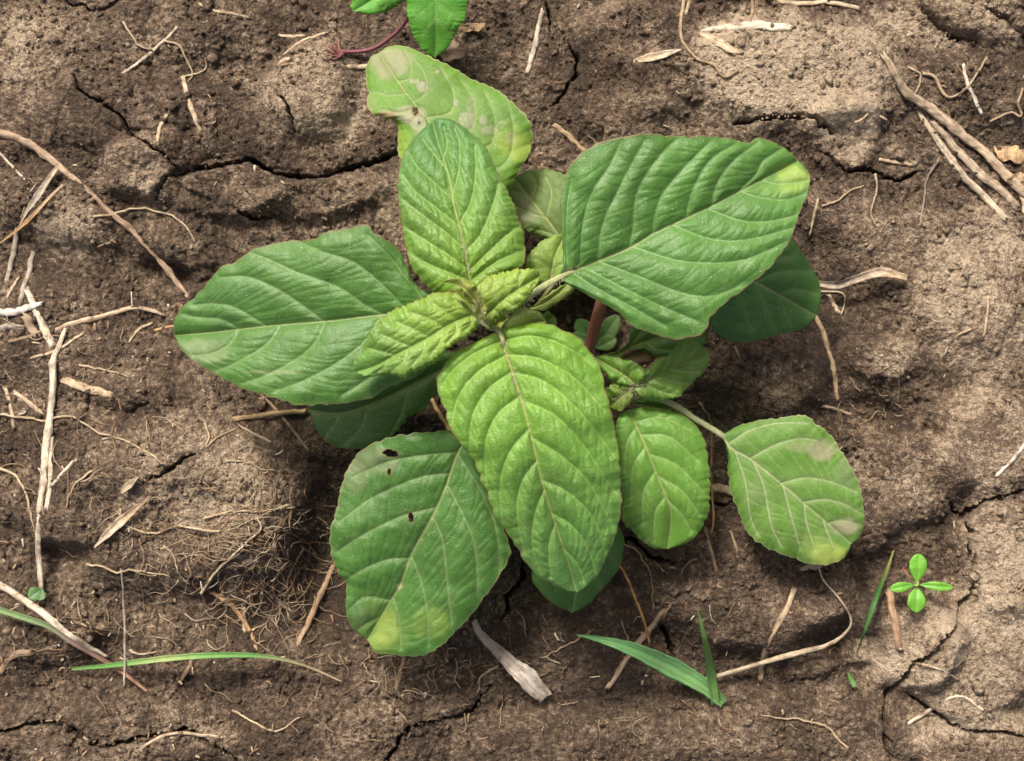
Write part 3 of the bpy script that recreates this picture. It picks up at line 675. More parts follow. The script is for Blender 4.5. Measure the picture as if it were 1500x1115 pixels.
stem_part('leaf_stalk', [(915,585,53),(945,580,55),(985,592,52),(1020,615,48),(1058,638,46),(1080,662,45)], 4.5, 4.2, (.30,.33,.13), (.42,.46,.24), l, groove=.25, label='long pale green leaf stalk')

# side shoot
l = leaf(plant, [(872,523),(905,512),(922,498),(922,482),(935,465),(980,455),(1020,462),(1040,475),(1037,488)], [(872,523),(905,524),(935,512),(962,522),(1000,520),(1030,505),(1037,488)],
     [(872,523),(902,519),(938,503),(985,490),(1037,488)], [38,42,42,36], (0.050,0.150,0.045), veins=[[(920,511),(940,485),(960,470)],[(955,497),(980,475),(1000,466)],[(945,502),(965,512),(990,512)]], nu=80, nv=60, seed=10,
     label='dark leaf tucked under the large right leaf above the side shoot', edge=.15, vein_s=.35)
l = leaf(plant, [(905,530),(915,515),(930,510),(945,513)], [(905,530),(925,537),(950,533),(962,522),(945,513)], [(905,530),(925,523),(945,513)], [40,42,40], (0.13,0.045,0.06), nu=30, nv=24, seed=11, edge=.8, edge_col=(.33,.10,.08), label='small purple leaf underside', vein_s=.2, wave=.6)
l = leaf(plant, [(928,568),(940,548),(957,530),(977,520),(988,509),(997,500),(1012,499),(1025,502),(1036,513)], [(928,568),(938,583),(958,587),(983,584),(1003,570),(1017,558),(1032,542),(1040,524),(1036,513)],
     [(928,568),(954,555),(989,539),(1036,513)], [62,62,56,48], (0.115,0.235,0.060), veins=[[(945,560),(955,545),(960,532)],[(960,553),(975,538),(983,518)],[(980,543),(995,525),(1003,507)],[(1000,533),(1012,520),(1020,508)],[(942,562),(965,572),(985,578)],[(960,553),(985,560),(1008,563)],[(980,543),(1005,545),(1025,545)],[(1000,533),(1020,530),(1037,525)]],
     nu=100, nv=90, seed=12, foldL=8, foldR=1, droop=3, quilt=1.1, tert=.2, mat=M_LEAF, edge=.4, vcol=(.34,.40,.16), label='half folded leaf of the side shoot', wave=2.0, midcol=(.30,.32,.13))
l = leaf(plant, [(932,564),(918,566),(900,562),(886,548),(876,535),(872,524)], [(932,564),(944,552),(942,540),(928,531),(900,524),(884,522),(872,524)], [(932,564),(912,548),(890,535),(872,524)], [63,63,56],
     (0.105,0.230,0.050), veins=[[(920,554),(925,545),(925,535)],[(908,546),(910,535),(908,527)],[(915,550),(905,558),(898,560)]], nu=60, nv=50, seed=13, foldL=2, foldR=6, quilt=.9, tert=.2, edge=.4, label='small folded leaf of the side shoot')
l = leaf(plant, [(926,568),(908,560),(893,565),(884,580),(890,596)], [(926,568),(928,582),(920,596),(905,604),(890,596)], [(926,568),(908,583),(890,596)], [62,58,50], (0.17,0.27,0.075), nu=46, nv=40, seed=14, quilt=.7, veins=[[(915,577),(905,570),(895,568)],[(912,580),(915,592),(908,600)]], mat=M_YOUNG, edge=.5, label='pale youngest leaf of the side shoot')
l = leaf(plant, [(925,590),(950,583),(985,590),(1010,600)], [(925,590),(950,606),(985,612),(1010,600)], [(925,590),(965,598),(1010,600)], [36,36,32], (0.05,0.15,0.05), nu=40, nv=30, seed=15, label='dark small leaf below the side shoot', edge=.2)

# large left leaf
l = leaf(plant, [(668,452),(650,432),(618,424),(605,412),(592,388),(580,362),(565,352),(548,346),(536,332),(512,335),(480,340),(450,353),(428,352),(405,357),(375,364),(345,382),(320,394),(305,415),(285,436),(265,455),(256,472),(256,491)],
     [(668,452),(655,490),(640,520),(615,548),(590,560),(570,568),(545,583),(512,590),(480,594),(450,596),(420,590),(385,580),(350,568),(310,546),(280,526),(262,507),(256,491)],
     [(668,452),(620,458),(560,461),(500,468),(473,471),(390,478),(310,487),(256,491)], [78,80,77,70,58], (0.062,0.175,0.058),
     veins=[[(350,482),(325,468),(290,465),(268,460)],[(390,478),(350,453),(320,445),(285,447)],[(473,470),(433,440),(400,420),(360,405),(322,407)],[(563,461),(533,446),(495,420),(433,398),(400,383),(367,370)],[(600,459),(563,420),(520,385),(470,368),(440,356)],[(635,455),(605,420),(570,375),(540,345)],
            [(350,484),(335,505),(310,518),(285,521)],[(410,478),(390,505),(345,532),(318,543)],[(476,472),(462,502),(433,527),(387,551),(355,562)],[(558,463),(535,500),(493,532),(440,560),(405,572)],[(605,460),(585,510),(545,550),(500,580)],[(640,457),(625,510),(590,550)]],
     nu=220, nv=170, seed=16, foldL=10, foldR=9, droop=5, wave=2.4, quilt=1.2, ripple=1.0, edge=.5, vcol=(.24,.36,.15), midcol=(.34,.38,.17), vein_s=.42, tert=.10, label='large dark leaf reaching left',
     patches=[(300,515,42,20,(.26,.30,.17),.5),(400,545,50,4,(.45,.42,.26),.25),(330,440,60,40,(.05,.14,.05),.3)])
stem_part('leaf_stalk', [(722,480,78),(700,468,80),(668,453,79)], 5, 4.5, PALE, PALE, l)
# small leaves near centre
l = leaf(plant, [(806,418),(785,412),(768,395),(775,372),(790,355),(812,344),(828,343)], [(806,418),(830,405),(836,380),(834,355),(828,343)], [(806,418),(812,380),(828,343)], [74,76,72], (0.17,0.27,0.10),
     veins=[[(808,400),(795,385),(782,378)],[(812,380),(800,365),(795,356)],[(810,395),(825,385),(832,370)]], nu=56, nv=46, seed=17, mat=M_YOUNG, label='small pale leaf behind the stalk of the large right leaf', edge=.3, quilt=.8)
l = leaf(plant, [(775,452),(800,432),(822,418),(835,412)], [(775,452),(795,455),(820,440),(842,424),(835,412)], [(775,452),(808,436),(835,412)], [80,80,78], (0.20,0.27,0.13), nu=40, nv=30, seed=18, mat=M_YOUNG, label='narrow pale leaf beneath the thick stalk', edge=.3)
l = leaf(plant, [(735,500),(740,470),(765,450),(790,455),(800,470)], [(735,500),(770,498),(795,490),(800,470)], [(735,500),(770,478),(800,470)], [70,72,70], (0.15,0.20,0.10), nu=40, nv=30, seed=19, mat=M_YOUNG, label='grey hairy young leaf under the growing tip', edge=.2)
l = leaf(plant, [(775,495),(790,468),(802,455),(812,462)], [(775,495),(800,490),(815,478),(812,462)], [(775,495),(798,475),(812,462)], [50,52,50], (0.07,0.19,0.05), nu=40, nv=30, seed=20, label='small green leaf in the gap by the side stem', edge=.2)

# top centre leaf
l = leaf(plant, [(692,430),(660,436),(632,428),(612,405),(598,382),(590,348),(585,312),(581,280),(583,250),(590,228),(604,206),(618,190),(633,177)],
     [(692,430),(718,410),(742,400),(766,386),(768,360),(765,335),(757,310),(745,283),(727,248),(707,213),(685,192),(662,177),(645,173),(633,177)],
     [(692,430),(686,398),(680,363),(672,328),(663,293),(657,257),(643,213),(633,177)], [93,95,94,90,80], (0.155,0.290,0.055), tip_col=(0.080,0.235,0.075),
     veins=[[(689,412),(660,400),(625,385),(600,370)],[(686,395),(655,372),(620,350),(590,330)],[(681,365),(650,338),(615,312),(588,290)],[(673,332),(640,305),(608,280),(590,255)],[(663,293),(637,268),(610,243),(598,222)],[(655,250),(635,225),(618,203)],
            [(689,412),(720,388),(745,375),(765,368)],[(686,398),(720,365),(745,342),(764,330)],[(681,368),(703,345),(720,305),(730,270)],[(672,328),(690,295),(697,250),(695,215)],[(662,290),(672,250),(673,210),(665,188)],[(649,235),(655,210),(650,185)]],
     nu=190, nv=150, seed=21, foldL=3, foldR=3, droop=7, wave=1.8, quilt=1.9, tert=.55, groove=.6, mat=M_YOUNG, edge=.75, vcol=(.30,.42,.13), midcol=(.42,.42,.17), vein_s=.35, label='upright puckered leaf above the growing tip')
# large right leaf
l = leaf(plant, [(815,408),(824,385),(821,340),(820,300),(822,272),(832,245),(852,224),(890,205),(940,196),(1000,198),(1050,200),(1078,205),(1095,209),(1112,202),(1136,210),(1158,223),(1168,236)],
     [(815,408),(848,425),(880,441),(906,456),(925,475),(950,485),(975,494),(1005,497),(1032,486),(1046,458),(1080,431),(1112,405),(1142,375),(1161,345),(1170,312),(1182,282),(1185,258),(1178,243),(1168,236)],
     [(815,408),(845,395),(877,382),(925,362),(960,341),(1010,318),(1060,293),(1110,267),(1135,254),(1168,236)], [88,89,88,84,74], (0.066,0.190,0.060),
     veins=[[(832,401),(830,360),(831,300),(838,262)],[(850,392),(853,335),(867,283),(895,240),(910,207)],[(877,382),(882,332),(910,270),(945,205)],[(922,364),(928,330),(934,280),(965,230),(990,205)],[(957,343),(958,325),(970,285),(1005,243),(1040,208)],[(1005,320),(1013,283),(1040,235),(1080,210)],[(1043,302),(1050,270),(1072,238),(1108,210)],[(1080,283),(1110,252),(1115,238),(1145,218)],
            [(838,400),(880,425),(930,452),(975,478)],[(856,392),(900,415),(967,448),(1020,470)],[(877,383),(933,404),(1000,430),(1045,434),(1085,418)],[(927,362),(1000,383),(1073,384),(1117,371),(1150,355)],[(985,330),(1040,350),(1090,352),(1160,335)],[(1037,306),(1083,323),(1123,325),(1168,316)],[(1085,281),(1115,290),(1150,293),(1178,285)],[(1115,265),(1145,270),(1182,265)]],
     nu=230, nv=170, seed=22, foldL=11, foldR=8, droop=5, wave=2.2, quilt=1.3, ripple=1.0, edge=.55, edge_col=(.22,.10,.07), vcol=(.22,.36,.14), midcol=(.42,.45,.22), vein_s=.45, tert=.10, label='largest leaf reaching to the upper right with a yellow tip',
     patches=[(1160,262,28,24,(.36,.46,.10),.7),(1140,278,40,16,(.20,.34,.08),.45)])
stem_part('leaf_stalk', [(722,470,84),(745,452,88),(780,430,90),(815,409,90),(850,393,89.5)], 7.5, 4, (.30,.36,.13), (.38,.42,.19), l, groove=.2, label='thick hairy leaf stalk')
# pale bottom leaf
l = leaf(plant, [(731,484),(712,493),(690,505),(665,519),(651,535),(641,555),(644,577),(652,600),(662,630),(680,656),(692,672),(702,697),(712,722),(725,755),(745,785),(760,805),(775,830),(800,851),(825,865),(845,868)],
     [(731,484),(750,478),(780,473),(808,475),(830,487),(850,495),(865,515),(878,531),(885,560),(894,592),(903,625),(908,665),(911,720),(908,760),(900,790),(890,815),(876,844),(862,860),(845,868)],
     [(731,484),(735,503),(747,535),(767,597),(783,659),(793,703),(813,767),(830,817),(845,868)], [92,96,96,90,80,66], (0.160,0.330,0.050), tip_col=(0.125,0.300,0.085),
     veins=[[(735,500),(700,515),(665,540),(648,565)],[(742,520),(700,545),(672,580),(662,620)],[(750,545),(715,570),(692,610),(687,660)],[(762,580),(728,608),(711,650),(712,710)],[(775,628),(748,660),(733,705),(735,765)],[(786,675),(765,705),(757,750),(768,810)],[(797,718),(783,755),(780,800),(792,840)],[(813,767),(804,800),(806,845)],
            [(735,500),(780,492),(830,508),(868,535)],[(742,520),(790,525),(840,553),(884,600)],[(750,545),(800,560),(855,610),(897,665)],[(763,585),(815,610),(860,660),(900,720)],[(778,640),(825,670),(865,710),(897,770)],[(793,703),(830,720),(866,755),(887,808)],[(808,752),(838,770),(862,805),(872,840)],[(825,803),(845,825),(855,850)]],
     nu=230, nv=170, seed=23, foldL=3, foldR=3, droop=7, wave=2.2, quilt=1.7, ripple=.8, tert=.32, groove=.6, mat=M_YOUNG, edge=.7, vcol=(.32,.48,.13), midcol=(.50,.46,.20), vein_s=.5, tc=.7, label='large bright green leaf pointing down')
stem_part('leaf_stalk', [(712,468,90),(720,475,93),(733,488,93),(738,510,95)], 6, 3.5, (.32,.34,.15), (.42,.40,.2), l)
# left young leaf
l = leaf(plant, [(705,458),(698,446),(680,436),(658,429),(636,431),(615,440),(590,449),(570,459),(556,474),(543,491),(530,514),(520,531),(521,545)], [(705,458),(705,472),(694,488),(672,502),(656,515),(640,530),(620,541),(602,547),(592,555),(570,552),(545,553),(530,551),(521,545)],
     [(705,458),(680,465),(653,478),(623,497),(577,521),(550,536),(521,545)], [98,101,100,92], (0.215,0.340,0.070), tip_col=(0.140,0.310,0.070),
     veins=[[(690,462),(678,450),(665,440)],[(670,470),(652,456),(635,445)],[(650,480),(628,467),(605,458)],[(628,494),(605,482),(580,472)],[(603,508),(582,500),(558,490)],[(578,520),(560,515),(540,510)],[(690,463),(690,475),(680,485)],[(668,472),(668,486),(655,502)],[(648,482),(645,500),(630,520)],[(623,497),(620,515),(605,533)],[(597,511),(592,528),(575,543)],[(570,525),(562,538),(548,548)]],
     nu=140, nv=110, seed=24, foldL=4, foldR=3, droop=4, wave=2.6, quilt=1.1, tert=.3, mat=M_YOUNG, edge=.9, edge_col=(.26,.08,.06), vcol=(.38,.46,.16), midcol=(.22,.32,.09), vein_s=.4, jag=1.5, label='crinkled yellow green young leaf left of the growing tip', tc=1.3)
# right young leaf
l = leaf(plant, [(706,468),(697,452),(696,428),(704,410),(724,400),(750,394),(775,393),(787,396),(792,404)], [(706,468),(722,470),(740,461),(757,450),(771,440),(779,426),(787,416),(792,404)],
     [(706,468),(722,452),(745,433),(768,418),(792,404)], [98,103,103,98], (0.215,0.330,0.085), veins=[[(715,458),(705,440),(706,420)],[(730,445),(722,425),(725,408)],[(745,433),(740,415),(745,400)],[(760,423),(760,408),(765,398)],[(722,452),(730,460),(738,460)],[(737,440),(750,447),(757,447)],[(752,428),(765,433),(772,434)],[(768,418),(778,420),(783,416)]],
     nu=100, nv=80, seed=25, foldL=4, foldR=2, droop=4, wave=1.6, quilt=1.0, tert=.2, mat=M_YOUNG, edge=.9, edge_col=(.26,.08,.06), vcol=(.38,.46,.18), midcol=(.20,.30,.09), vein_s=.4, jag=1.4, label='small yellow green young leaf right of the growing tip')
# folded bud leaves
for k, (Lp, Rp, Mp, hh) in enumerate([
    ([(702,458),(690,440),(672,422),(655,411),(648,413)], [(702,458),(703,440),(700,424),(682,412),(662,408),(648,413)], [(702,458),(690,434),(672,418),(648,413)], [99,105,100]),
    ([(702,460),(685,450),(668,437),(655,425)], [(702,460),(700,447),(685,432),(668,424),(655,425)], [(702,460),(682,441),(655,425)], [98,102,98]),
    ([(700,470),(694,462),(697,450),(703,444)], [(700,470),(709,465),(710,452),(703,444)], [(700,470),(703,458),(703,444)], [99,104,106]),
    ([(715,478),(722,470),(735,463),(746,458)], [(715,478),(728,480),(740,472),(746,458)], [(715,478),(730,471),(746,458)], [95,97,96])]):
    leaf(plant, Lp, Rp, Mp, hh, (0.22,0.26,0.10), nu=46, nv=36, seed=30+k, foldL=3, foldR=3, droop=1, wave=2.0, quilt=.5, mat=M_YOUNG, edge=1.0, edge_col=(.42,.17,.12), jag=1.2, veins=[], label='tiny folded pinkish bud leaf' if k < 2 else None, name='bud_leaf')
# fine hairs on stalks and growing tip: uncountable
def hairs():
    parts = []
    runs = [([(722,470,84),(745,452,88),(780,430,90),(815,409,90),(850,393,89.5)], 230, 7),([(712,468,92),(722,478,94),(733,490,94),(745,530,96),(765,590,96)], 170, 4),([(700,445,104),(703,460,104),(712,474,96)], 220, 8),([(740,460,100),(775,438,98)], 80, 5),
            ([(845,535,4),(864,508,16),(872,475,32),(882,440,46)], 120, 8),([(915,585,53),(945,580,55),(985,592,52),(1058,638,46)], 90, 4),([(905,590,56),(925,570,64),(945,562,62)], 160, 10),([(686,398,95),(680,363,96),(672,328,95)], 90, 3)]
    for pts, n_, r in runs:
        q = spline(pts, 60)
        for _ in range(n_):
            c = q[rng.integers(0, 60)]; a = rng.uniform(0, 2*np.pi); ln = rng.uniform(4, 9)
            s = np.array([c[0]+math.cos(a)*r*rng.uniform(0, 1), c[1]+math.sin(a)*r*rng.uniform(0, 1), c[2]+rng.uniform(0, 1.5)])
            e = s+np.array([math.cos(a)*ln, math.sin(a)*ln, rng.uniform(0.3, 2.0)])
            A, B_ = W(s[0], s[1], s[2]*.001), W(e[0], e[1], e[2]*.001)
            sd_ = np.cross(B_-A, (0, 0, 1)); sd_ /= np.linalg.norm(sd_)+1e-9; w_ = 0.00006
            V = np.array([A-sd_*w_, A+sd_*w_, A+np.array([0, 0, w_*1.5]), B_])
            f = np.array([(0, 1, 3), (1, 2, 3), (2, 0, 3)])
            cc = np.tile((0.55, 0.52, 0.34), (4, 1)); parts.append((V, f, np.zeros((0, 3), int), cc, np.zeros((4, 3))))
    o = join_mesh('stalk_hairs', parts, M_STEM, plant, smooth=False); o['kind'] = 'stuff'
hairs()

# ------------------------------------------------------------------ OTHER GREEN PLANTS
# plant at the top edge
tp = empty('toothed_weed', tuple(W(640, -60, 0.0)))
tag(tp, 'bright green smooth-leaved weed with purple stem cut by the top edge', 'plant')
BG = (0.075, 0.290, 0.050)
leaf(tp, [(640,-70),(610,-55),(598,-20),(597,15),(601,38),(612,64),(624,79),(637,84)], [(640,-70),(672,-50),(684,-20),(684,12),(680,30),(668,48),(660,64),(650,77),(637,84)], [(640,-70),(637,0),(638,45),(637,84)], [44,46,42,34], BG,
     veins=[[(638,0),(620,15),(605,30)],[(638,25),(625,40),(615,55)],[(638,0),(655,15),(672,30)],[(638,25),(652,40),(660,52)]], nu=110, nv=80, seed=41, foldL=2, foldR=2, droop=3, quilt=.12, groove=.15, wave=.8, jag=.75, edge=0, mat=M_LEAF, vein_s=.15, midcol=(.10,.30,.06), label='toothed pointed leaf hanging into view')
leaf(tp, [(640,-70),(600,-60),(555,-35),(525,-12),(514,8),(517,17)], [(640,-70),(618,-30),(596,-6),(582,10),(566,18),(545,23),(528,20),(517,17)], [(640,-70),(580,-22),(540,3),(517,17)], [42,42,36], BG,
     veins=[[(580,-22),(560,-20),(545,-15)],[(560,-10),(565,5),(560,12)]], nu=90, nv=60, seed=42, foldL=2, foldR=1, quilt=.4, jag=1.2, edge=0, mat=M_LEAF, vein_s=.15, midcol=(.12,.33,.07))
gs = ground_at([502, 540, 575], [76, 72, 52])*1000
stem_part('stem', [(500,76,gs[0]+1),(520,76,gs[1]+3),(545,72,gs[1]+5),(568,58,gs[2]+8),(590,38,gs[2]+16),(610,5,30),(640,-70,40)], 3.2, 3.2, (.24,.07,.10), (.24,.12,.12), tp, 36, label='thin purple stem')
for k in range(6):
    a = 2.3+0.35*k+0.2*random.random(); x, y = 503, 78
    P3, q = path3([(x,y),(x+14*math.cos(a),y+14*math.sin(a)*.8),(x+30*math.cos(a+.3),y+26*math.sin(a+.3)*.8)], 10, 0.4, 1.4, 3, k)
    join_mesh('root', [tube_mesh(P3, np.linspace(1.8, .7, 10)*K*CAMH, (.30,.12,.11), 6, seed=k)], M_STEM, tp)

# four-leaved seedling
g0 = float(ground_at(1343, 857)[0])*1000
sp_ = empty('seedling', tuple(W(1343, 857, g0*.001)))
tag(sp_, 'tiny four-leaved green seedling beside the long crack at lower right', 'seedling')
SG = (0.120, 0.370, 0.045)
def small_leaf(parent, x0, y0, x1, y1, wd, h0, h1, col, seed, label=None, mat=None):
    d = np.array([x1-x0, y1-y0]); n_ = np.array([-d[1], d[0]])/np.hypot(*d)*wd/2; p0 = np.array([x0, y0])
    def side(s): return [tuple(p0), tuple(p0+d*.12+n_*s*.35), tuple(p0+d*.4+n_*s*.95), tuple(p0+d*.7+n_*s*1.0), tuple(p0+d*.92+n_*s*.55), (x1, y1)]
    return leaf(parent, side(1), side(-1), [tuple(p0), tuple(p0+d*.5), (x1, y1)], [h0, (h0+h1)/2+1, h1], col, nu=36, nv=26, foldL=.5, foldR=.5, droop=.5, wave=.2, quilt=.1, groove=.2, ripple=.1, edge=0, jag=.1, seed=seed, label=label, mat=mat or M_LEAF, midcol=tuple(c*1.15 for c in col), vein_s=0)
z = max(g0, 3)+12
for k, (x1, y1, wd) in enumerate([(1346,811,25),(1342,897,26),(1303,863,14),(1396,861,13)]):
    d = np.array([x1-1343, y1-856]); d = d/np.hypot(*d)
    small_leaf(sp_, 1343+d[0]*3, 856+d[1]*3, x1, y1, wd, z, z+1.5, SG, 50+k)
stem_part('stem', [(1322,832,g0-2),(1332,845,g0+4),(1343,856,z)], 2, 1.8, (.25,.06,.05), (.3,.33,.13), sp_, 14, label='dark red seedling stem')
leaf(sp_, [(1338,858),(1340,852),(1346,850)], [(1338,858),(1345,859),(1346,850)], [(1338,858),(1342,855),(1346,850)], [z+1.5,z+2.5,z+3], (.3,.42,.2), nu=12, nv=10, seed=60, quilt=0, edge=0, jag=0, name='bud', foldL=.3, foldR=.3, droop=0, wave=0, ripple=0)

# tiny weeds in the gap beside the red stem
for k, (items, lab) in enumerate([
   ([(868,500,845,468,24),(868,500,838,490,16)], 'tiny round-leaved seedling left of the red side stem'),
   ([(872,510,906,462,26),(872,510,903,496,22)], 'tiny dark seedling right of the red side stem'),
   ([(62,862,42,876,20),(62,862,58,880,14)], 'tiny blue-green sprout beside the pale straw at lower left')]):
    x, y = items[0][0], items[0][1]; g = float(ground_at(x, y)[0])*1000
    e = empty('tiny_sprout', tuple(W(x, y, g*.001))); tag(e, lab, 'seedling')
    for j, (a, b, c, d, wd) in enumerate(items):
        small_leaf(e, a, b, c, d, wd, g+5, g+8, (.07,.17,.06) if k == 1 else (.09,.23,.08) if k == 0 else (.08,.19,.13), 70+k*4+j)
    stem_part('stem', [(x, y, g-2), (x, y, g+5)], 1.6, 1.4, (.2,.2,.08), (.2,.25,.1), e, 6)

# grass blades
def blade(name, pts, wpx, cols, label, cat='grass blade', group=None, hts=None, mat=None, keel=.35, parent=None, seed=0, n=60, lift=1.0, taper=(0.5, 1.0, 0.15), wob=0.0, curl=0.0, thick=.25):
    """flat keeled blade; hts in mm above soil along the blade"""
    q = spline(pts, n); t = np.linspace(0, 1, n)
    if wob: q = q+wob*np.stack([fbm(t*9+seed, t*0+1, 1.3, 3, seed), fbm(t*9+seed, t*0+5, 1.3, 3, seed+1)], -1)
    g = ground_at(q[:, 0], q[:, 1]); kw = 15
    gp = np.pad(g, kw//2, mode='edge'); gsm = np.array([gp[i:i+kw].max() for i in range(n)]); gp = np.pad(gsm, kw//2, mode='edge'); gsm = np.array([gp[i:i+kw].mean() for i in range(n)])
    hh = gsm + np.interp(t, np.linspace(0, 1, len(hts)), hts)*.001 if hts else gsm+lift*.001
    P3 = W(q[:, 0], q[:, 1], hh)
    wd = np.interp(t, np.linspace(0, 1, len(taper)), taper)*wpx/2*K*CAMH
    T = np.gradient(P3, axis=0); T /= np.linalg.norm(T, axis=1)[:, None]
    S = np.cross(T, (0, 0, 1)); S /= np.linalg.norm(S, axis=1)[:, None]; Nn = np.cross(S, T)
    if curl:
        a = curl*np.sin(t*5+seed)[:, None]; S, Nn = S*np.cos(a)+Nn*np.sin(a), Nn*np.cos(a)-S*np.sin(a)
    s = np.array([-1, -.75, -.5, -.25, 0, .25, .5, .75, 1, .5, 0, -.5]); m_ = len(s)
    z_ = np.array([1, .7, .45, .2, 0, .2, .45, .7, 1, .25, -.2, .25])*keel; z_[9:] -= thick*.6
    rr = 1+0.10*perlin(t*20+seed, t*0, seed)[:, None]
    V = P3[:, None]+S[:, None]*(wd[:, None]*rr*s)[..., None]+Nn[:, None]*(wd[:, None]*z_)[..., None]
    cc = np.stack([np.interp(t, np.linspace(0, 1, len(cols)), [c[k] for c in cols]) for k in range(3)], -1)
    cc = np.repeat(cc, m_, 0)*(1+0.18*np.tile(np.array([0,1,-1,.6,1.2,-.6,1,-1,0,0,0,0]), n))[:, None]
    i = np.arange(n-1)[:, None]*m_; j = np.arange(m_)[None]; j2 = (j+1) % m_
    f = np.stack([i+j, i+j2, i+m_+j2, i+m_+j], -1).reshape(-1, 4)
    al = np.stack([np.tile(s*wpx*.15, n), np.repeat(t*len(pts)*20, m_), np.full(n*m_, seed*3.3)], -1)
    o = join_mesh(name, [(V.reshape(-1, 3), f, np.zeros((0, 3), int), cc, al)], mat or M_GRASS, parent)
    if label and parent is None: tag(o, label, cat, group)
    return o
GB = (.10,.30,.07)
tuft = empty('grass_tuft', tuple(W(1046, 1020, float(ground_at(1046, 1020)[0]))))
tag(tuft, 'young green grass with a wide blade and an upright blade at the bottom edge', 'grass')
for o in (blade('grass_blade', [(1060,1030),(1030,1004),(985,978),(930,952),(885,938),(845,930)], 30, [(.12,.25,.08),(.16,.36,.13),(.14,.34,.12)], None, hts=[4,9,18,24,26], parent=tuft, seed=1, taper=(.55,.8,1,.75,.4,.05)),
          blade('grass_blade', [(1048,1030),(1042,990),(1033,940),(1021,888)], 15, [(.2,.38,.10),(.16,.36,.08),(.18,.36,.08)], None, hts=[4,18,30,40], parent=tuft, seed=2, taper=(.8,1,.75,.4,.05)),
          blade('grass_blade', [(1048,1026),(1020,1002),(985,975),(955,955)], 7, [(.3,.22,.07),(.12,.22,.05)], None, hts=[3,5,6,5], parent=tuft, seed=3)):
    tuv = np.array(tuft.location); me = o.data
    co = np.empty(len(me.vertices)*3, np.float32); me.vertices.foreach_get('co', co)
G2 = (.10,.22,.05); TN = (.52,.40,.25)
blade('wild_grass', [(105,980),(150,976),(200,970),(250,964),(310,960),(370,960),(415,966),(455,978),(500,998)], 9, [G2,(.12,.30,.07),(.30,.38,.14),(.13,.30,.07),(.12,.28,.07),(.3,.25,.14),TN], 'long arching green grass blade turning tan towards its tip at lower left', hts=[2,6,11,14,12,8,3], seed=4, taper=(.5,.8,1,1,.9,.7,.45,.2))
blade('wild_grass', [(-12,890),(30,903),(70,917),(105,940),(150,966),(180,985),(215,1012)], 9, [(.14,.24,.08),(.16,.24,.10),(.20,.14,.12),(.30,.16,.10),(.34,.20,.12)], 'green to purple grass stem crossing the lower left corner', hts=[8,9,7,5,4], seed=5, taper=(1,1,.9,.7,.5))
blade('wild_grass', [(1309,806),(1300,832),(1288,862),(1272,908),(1254,962)], 8, [(.25,.22,.06),(.05,.14,.03),(.05,.16,.04),(.05,.15,.04)], 'narrow dark green blade left of the four-leaved seedling', hts=[1,6,10,8,3], seed=6, taper=(.3,.8,1,.6,.1))
blade('wild_grass', [(1242,985),(1246,994),(1252,1006)], 7, [(.08,.2,.05)], 'tiny grass tip at the bottom edge below the dark hollow', hts=[3,5,6], seed=7, taper=(.3,1,1), n=20)

# ------------------------------------------------------------------ STRAW AND SOIL_TONE STALKS, one object each
W0 = (.72,.64,.50); T0 = (.60,.48,.33); B0 = (.34,.24,.15); O0 = (.50,.31,.15); G0 = (.42,.37,.30)
GRP = 'dry straw and stalk pieces lying on the soil'
def stalk(pts, wpx, col, label, name='dry_stalk', cat='straw', lump=.22, flat=.75, arch=0, lift=0, node=(), taper=(.9, 1, 1, .85), seed=None, wob=0, n=None, cut=True):
    seed = seed if seed is not None else int(pts[0][0]*3+pts[0][1]) % 97
    Ln = sum(math.dist(a, b) for a, b in zip(pts[:-1], pts[1:])); n = n or int(max(12, min(90, Ln/4)))
    r = wpx/2*.88
    P3, q = path3(pts, n, lift, r, wob or min(4.0, 0.9+wpx*.16), seed, arch, .12)
    t = np.linspace(0, 1, n); rad = np.interp(t, np.linspace(0, 1, len(taper)), taper)*r*K*CAMH
    for nd in node: rad = rad*(1+.38*np.exp(-((t-nd)/(5/Ln))**2))
    c2 = np.array(col)*(1+.22*fbm(t*8, t*0+seed, 1, 2, seed))[:, None]
    c = np.stack([c2[:, 0], c2[:, 1], c2[:, 2]], -1)
    for nd in node: c = c*(1-.3*np.exp(-((t-nd)/(6/Ln))**2))[:, None]
    o = join_mesh(name, [tube_mesh(P3, rad, c, 14 if wpx > 9 else 10 if wpx > 5 else 7, flat, lump=lump, seed=seed, fray=1.2)], M_STRAW)
    tag(o, label, cat, GRP if cat == 'straw' else None)
    return o
S = stalk
S([(-14,193),(20,200),(45,213),(60,224),(85,243),(130,282),(165,315),(200,345),(230,375),(260,415),(282,446)], 11, (.46,.34,.23), 'long brown jointed stalk slanting from the left edge to the large left leaf', node=(.14,.22,.42,.62,.85), taper=(1.25,1.1,1,.9,.8))
S([(372,568),(400,596),(428,630),(452,660)], 6, B0, 'brown stalk emerging under the lower edge of the large left leaf')
S([(-10,214),(12,238),(42,268)], 4.5, W0, 'thin whitish straw at the left edge below the long stalk')
blade('dry_straw', [(86,243),(72,262),(55,288),(38,312),(28,332)], 10, [T0,G0,T0], 'split tan blade crossing below the long stalk at left', 'straw', GRP, mat=M_STRAW, hts=[3,3,2], seed=11, keel=.5)
blade('dry_straw', [(92,270),(70,292),(42,322),(15,345),(-12,364)], 6, [T0,O0,(.6,.42,.16)], 'golden narrow blade running to the left edge', 'straw', GRP, mat=M_STRAW, hts=[4,4,3], seed=12, keel=.4)
S([(54,268),(43,284),(35,306),(30,318)], 2.5, T0, 'thread-thin straw beside the split tan blade')
S([(26,330),(20,368),(10,412)], 8, G0, 'short pale upright straw below the golden blade')
S([(48,372),(42,402),(33,428),(29,446)], 9, G0, 'grey weathered stalk above the white bent straw')
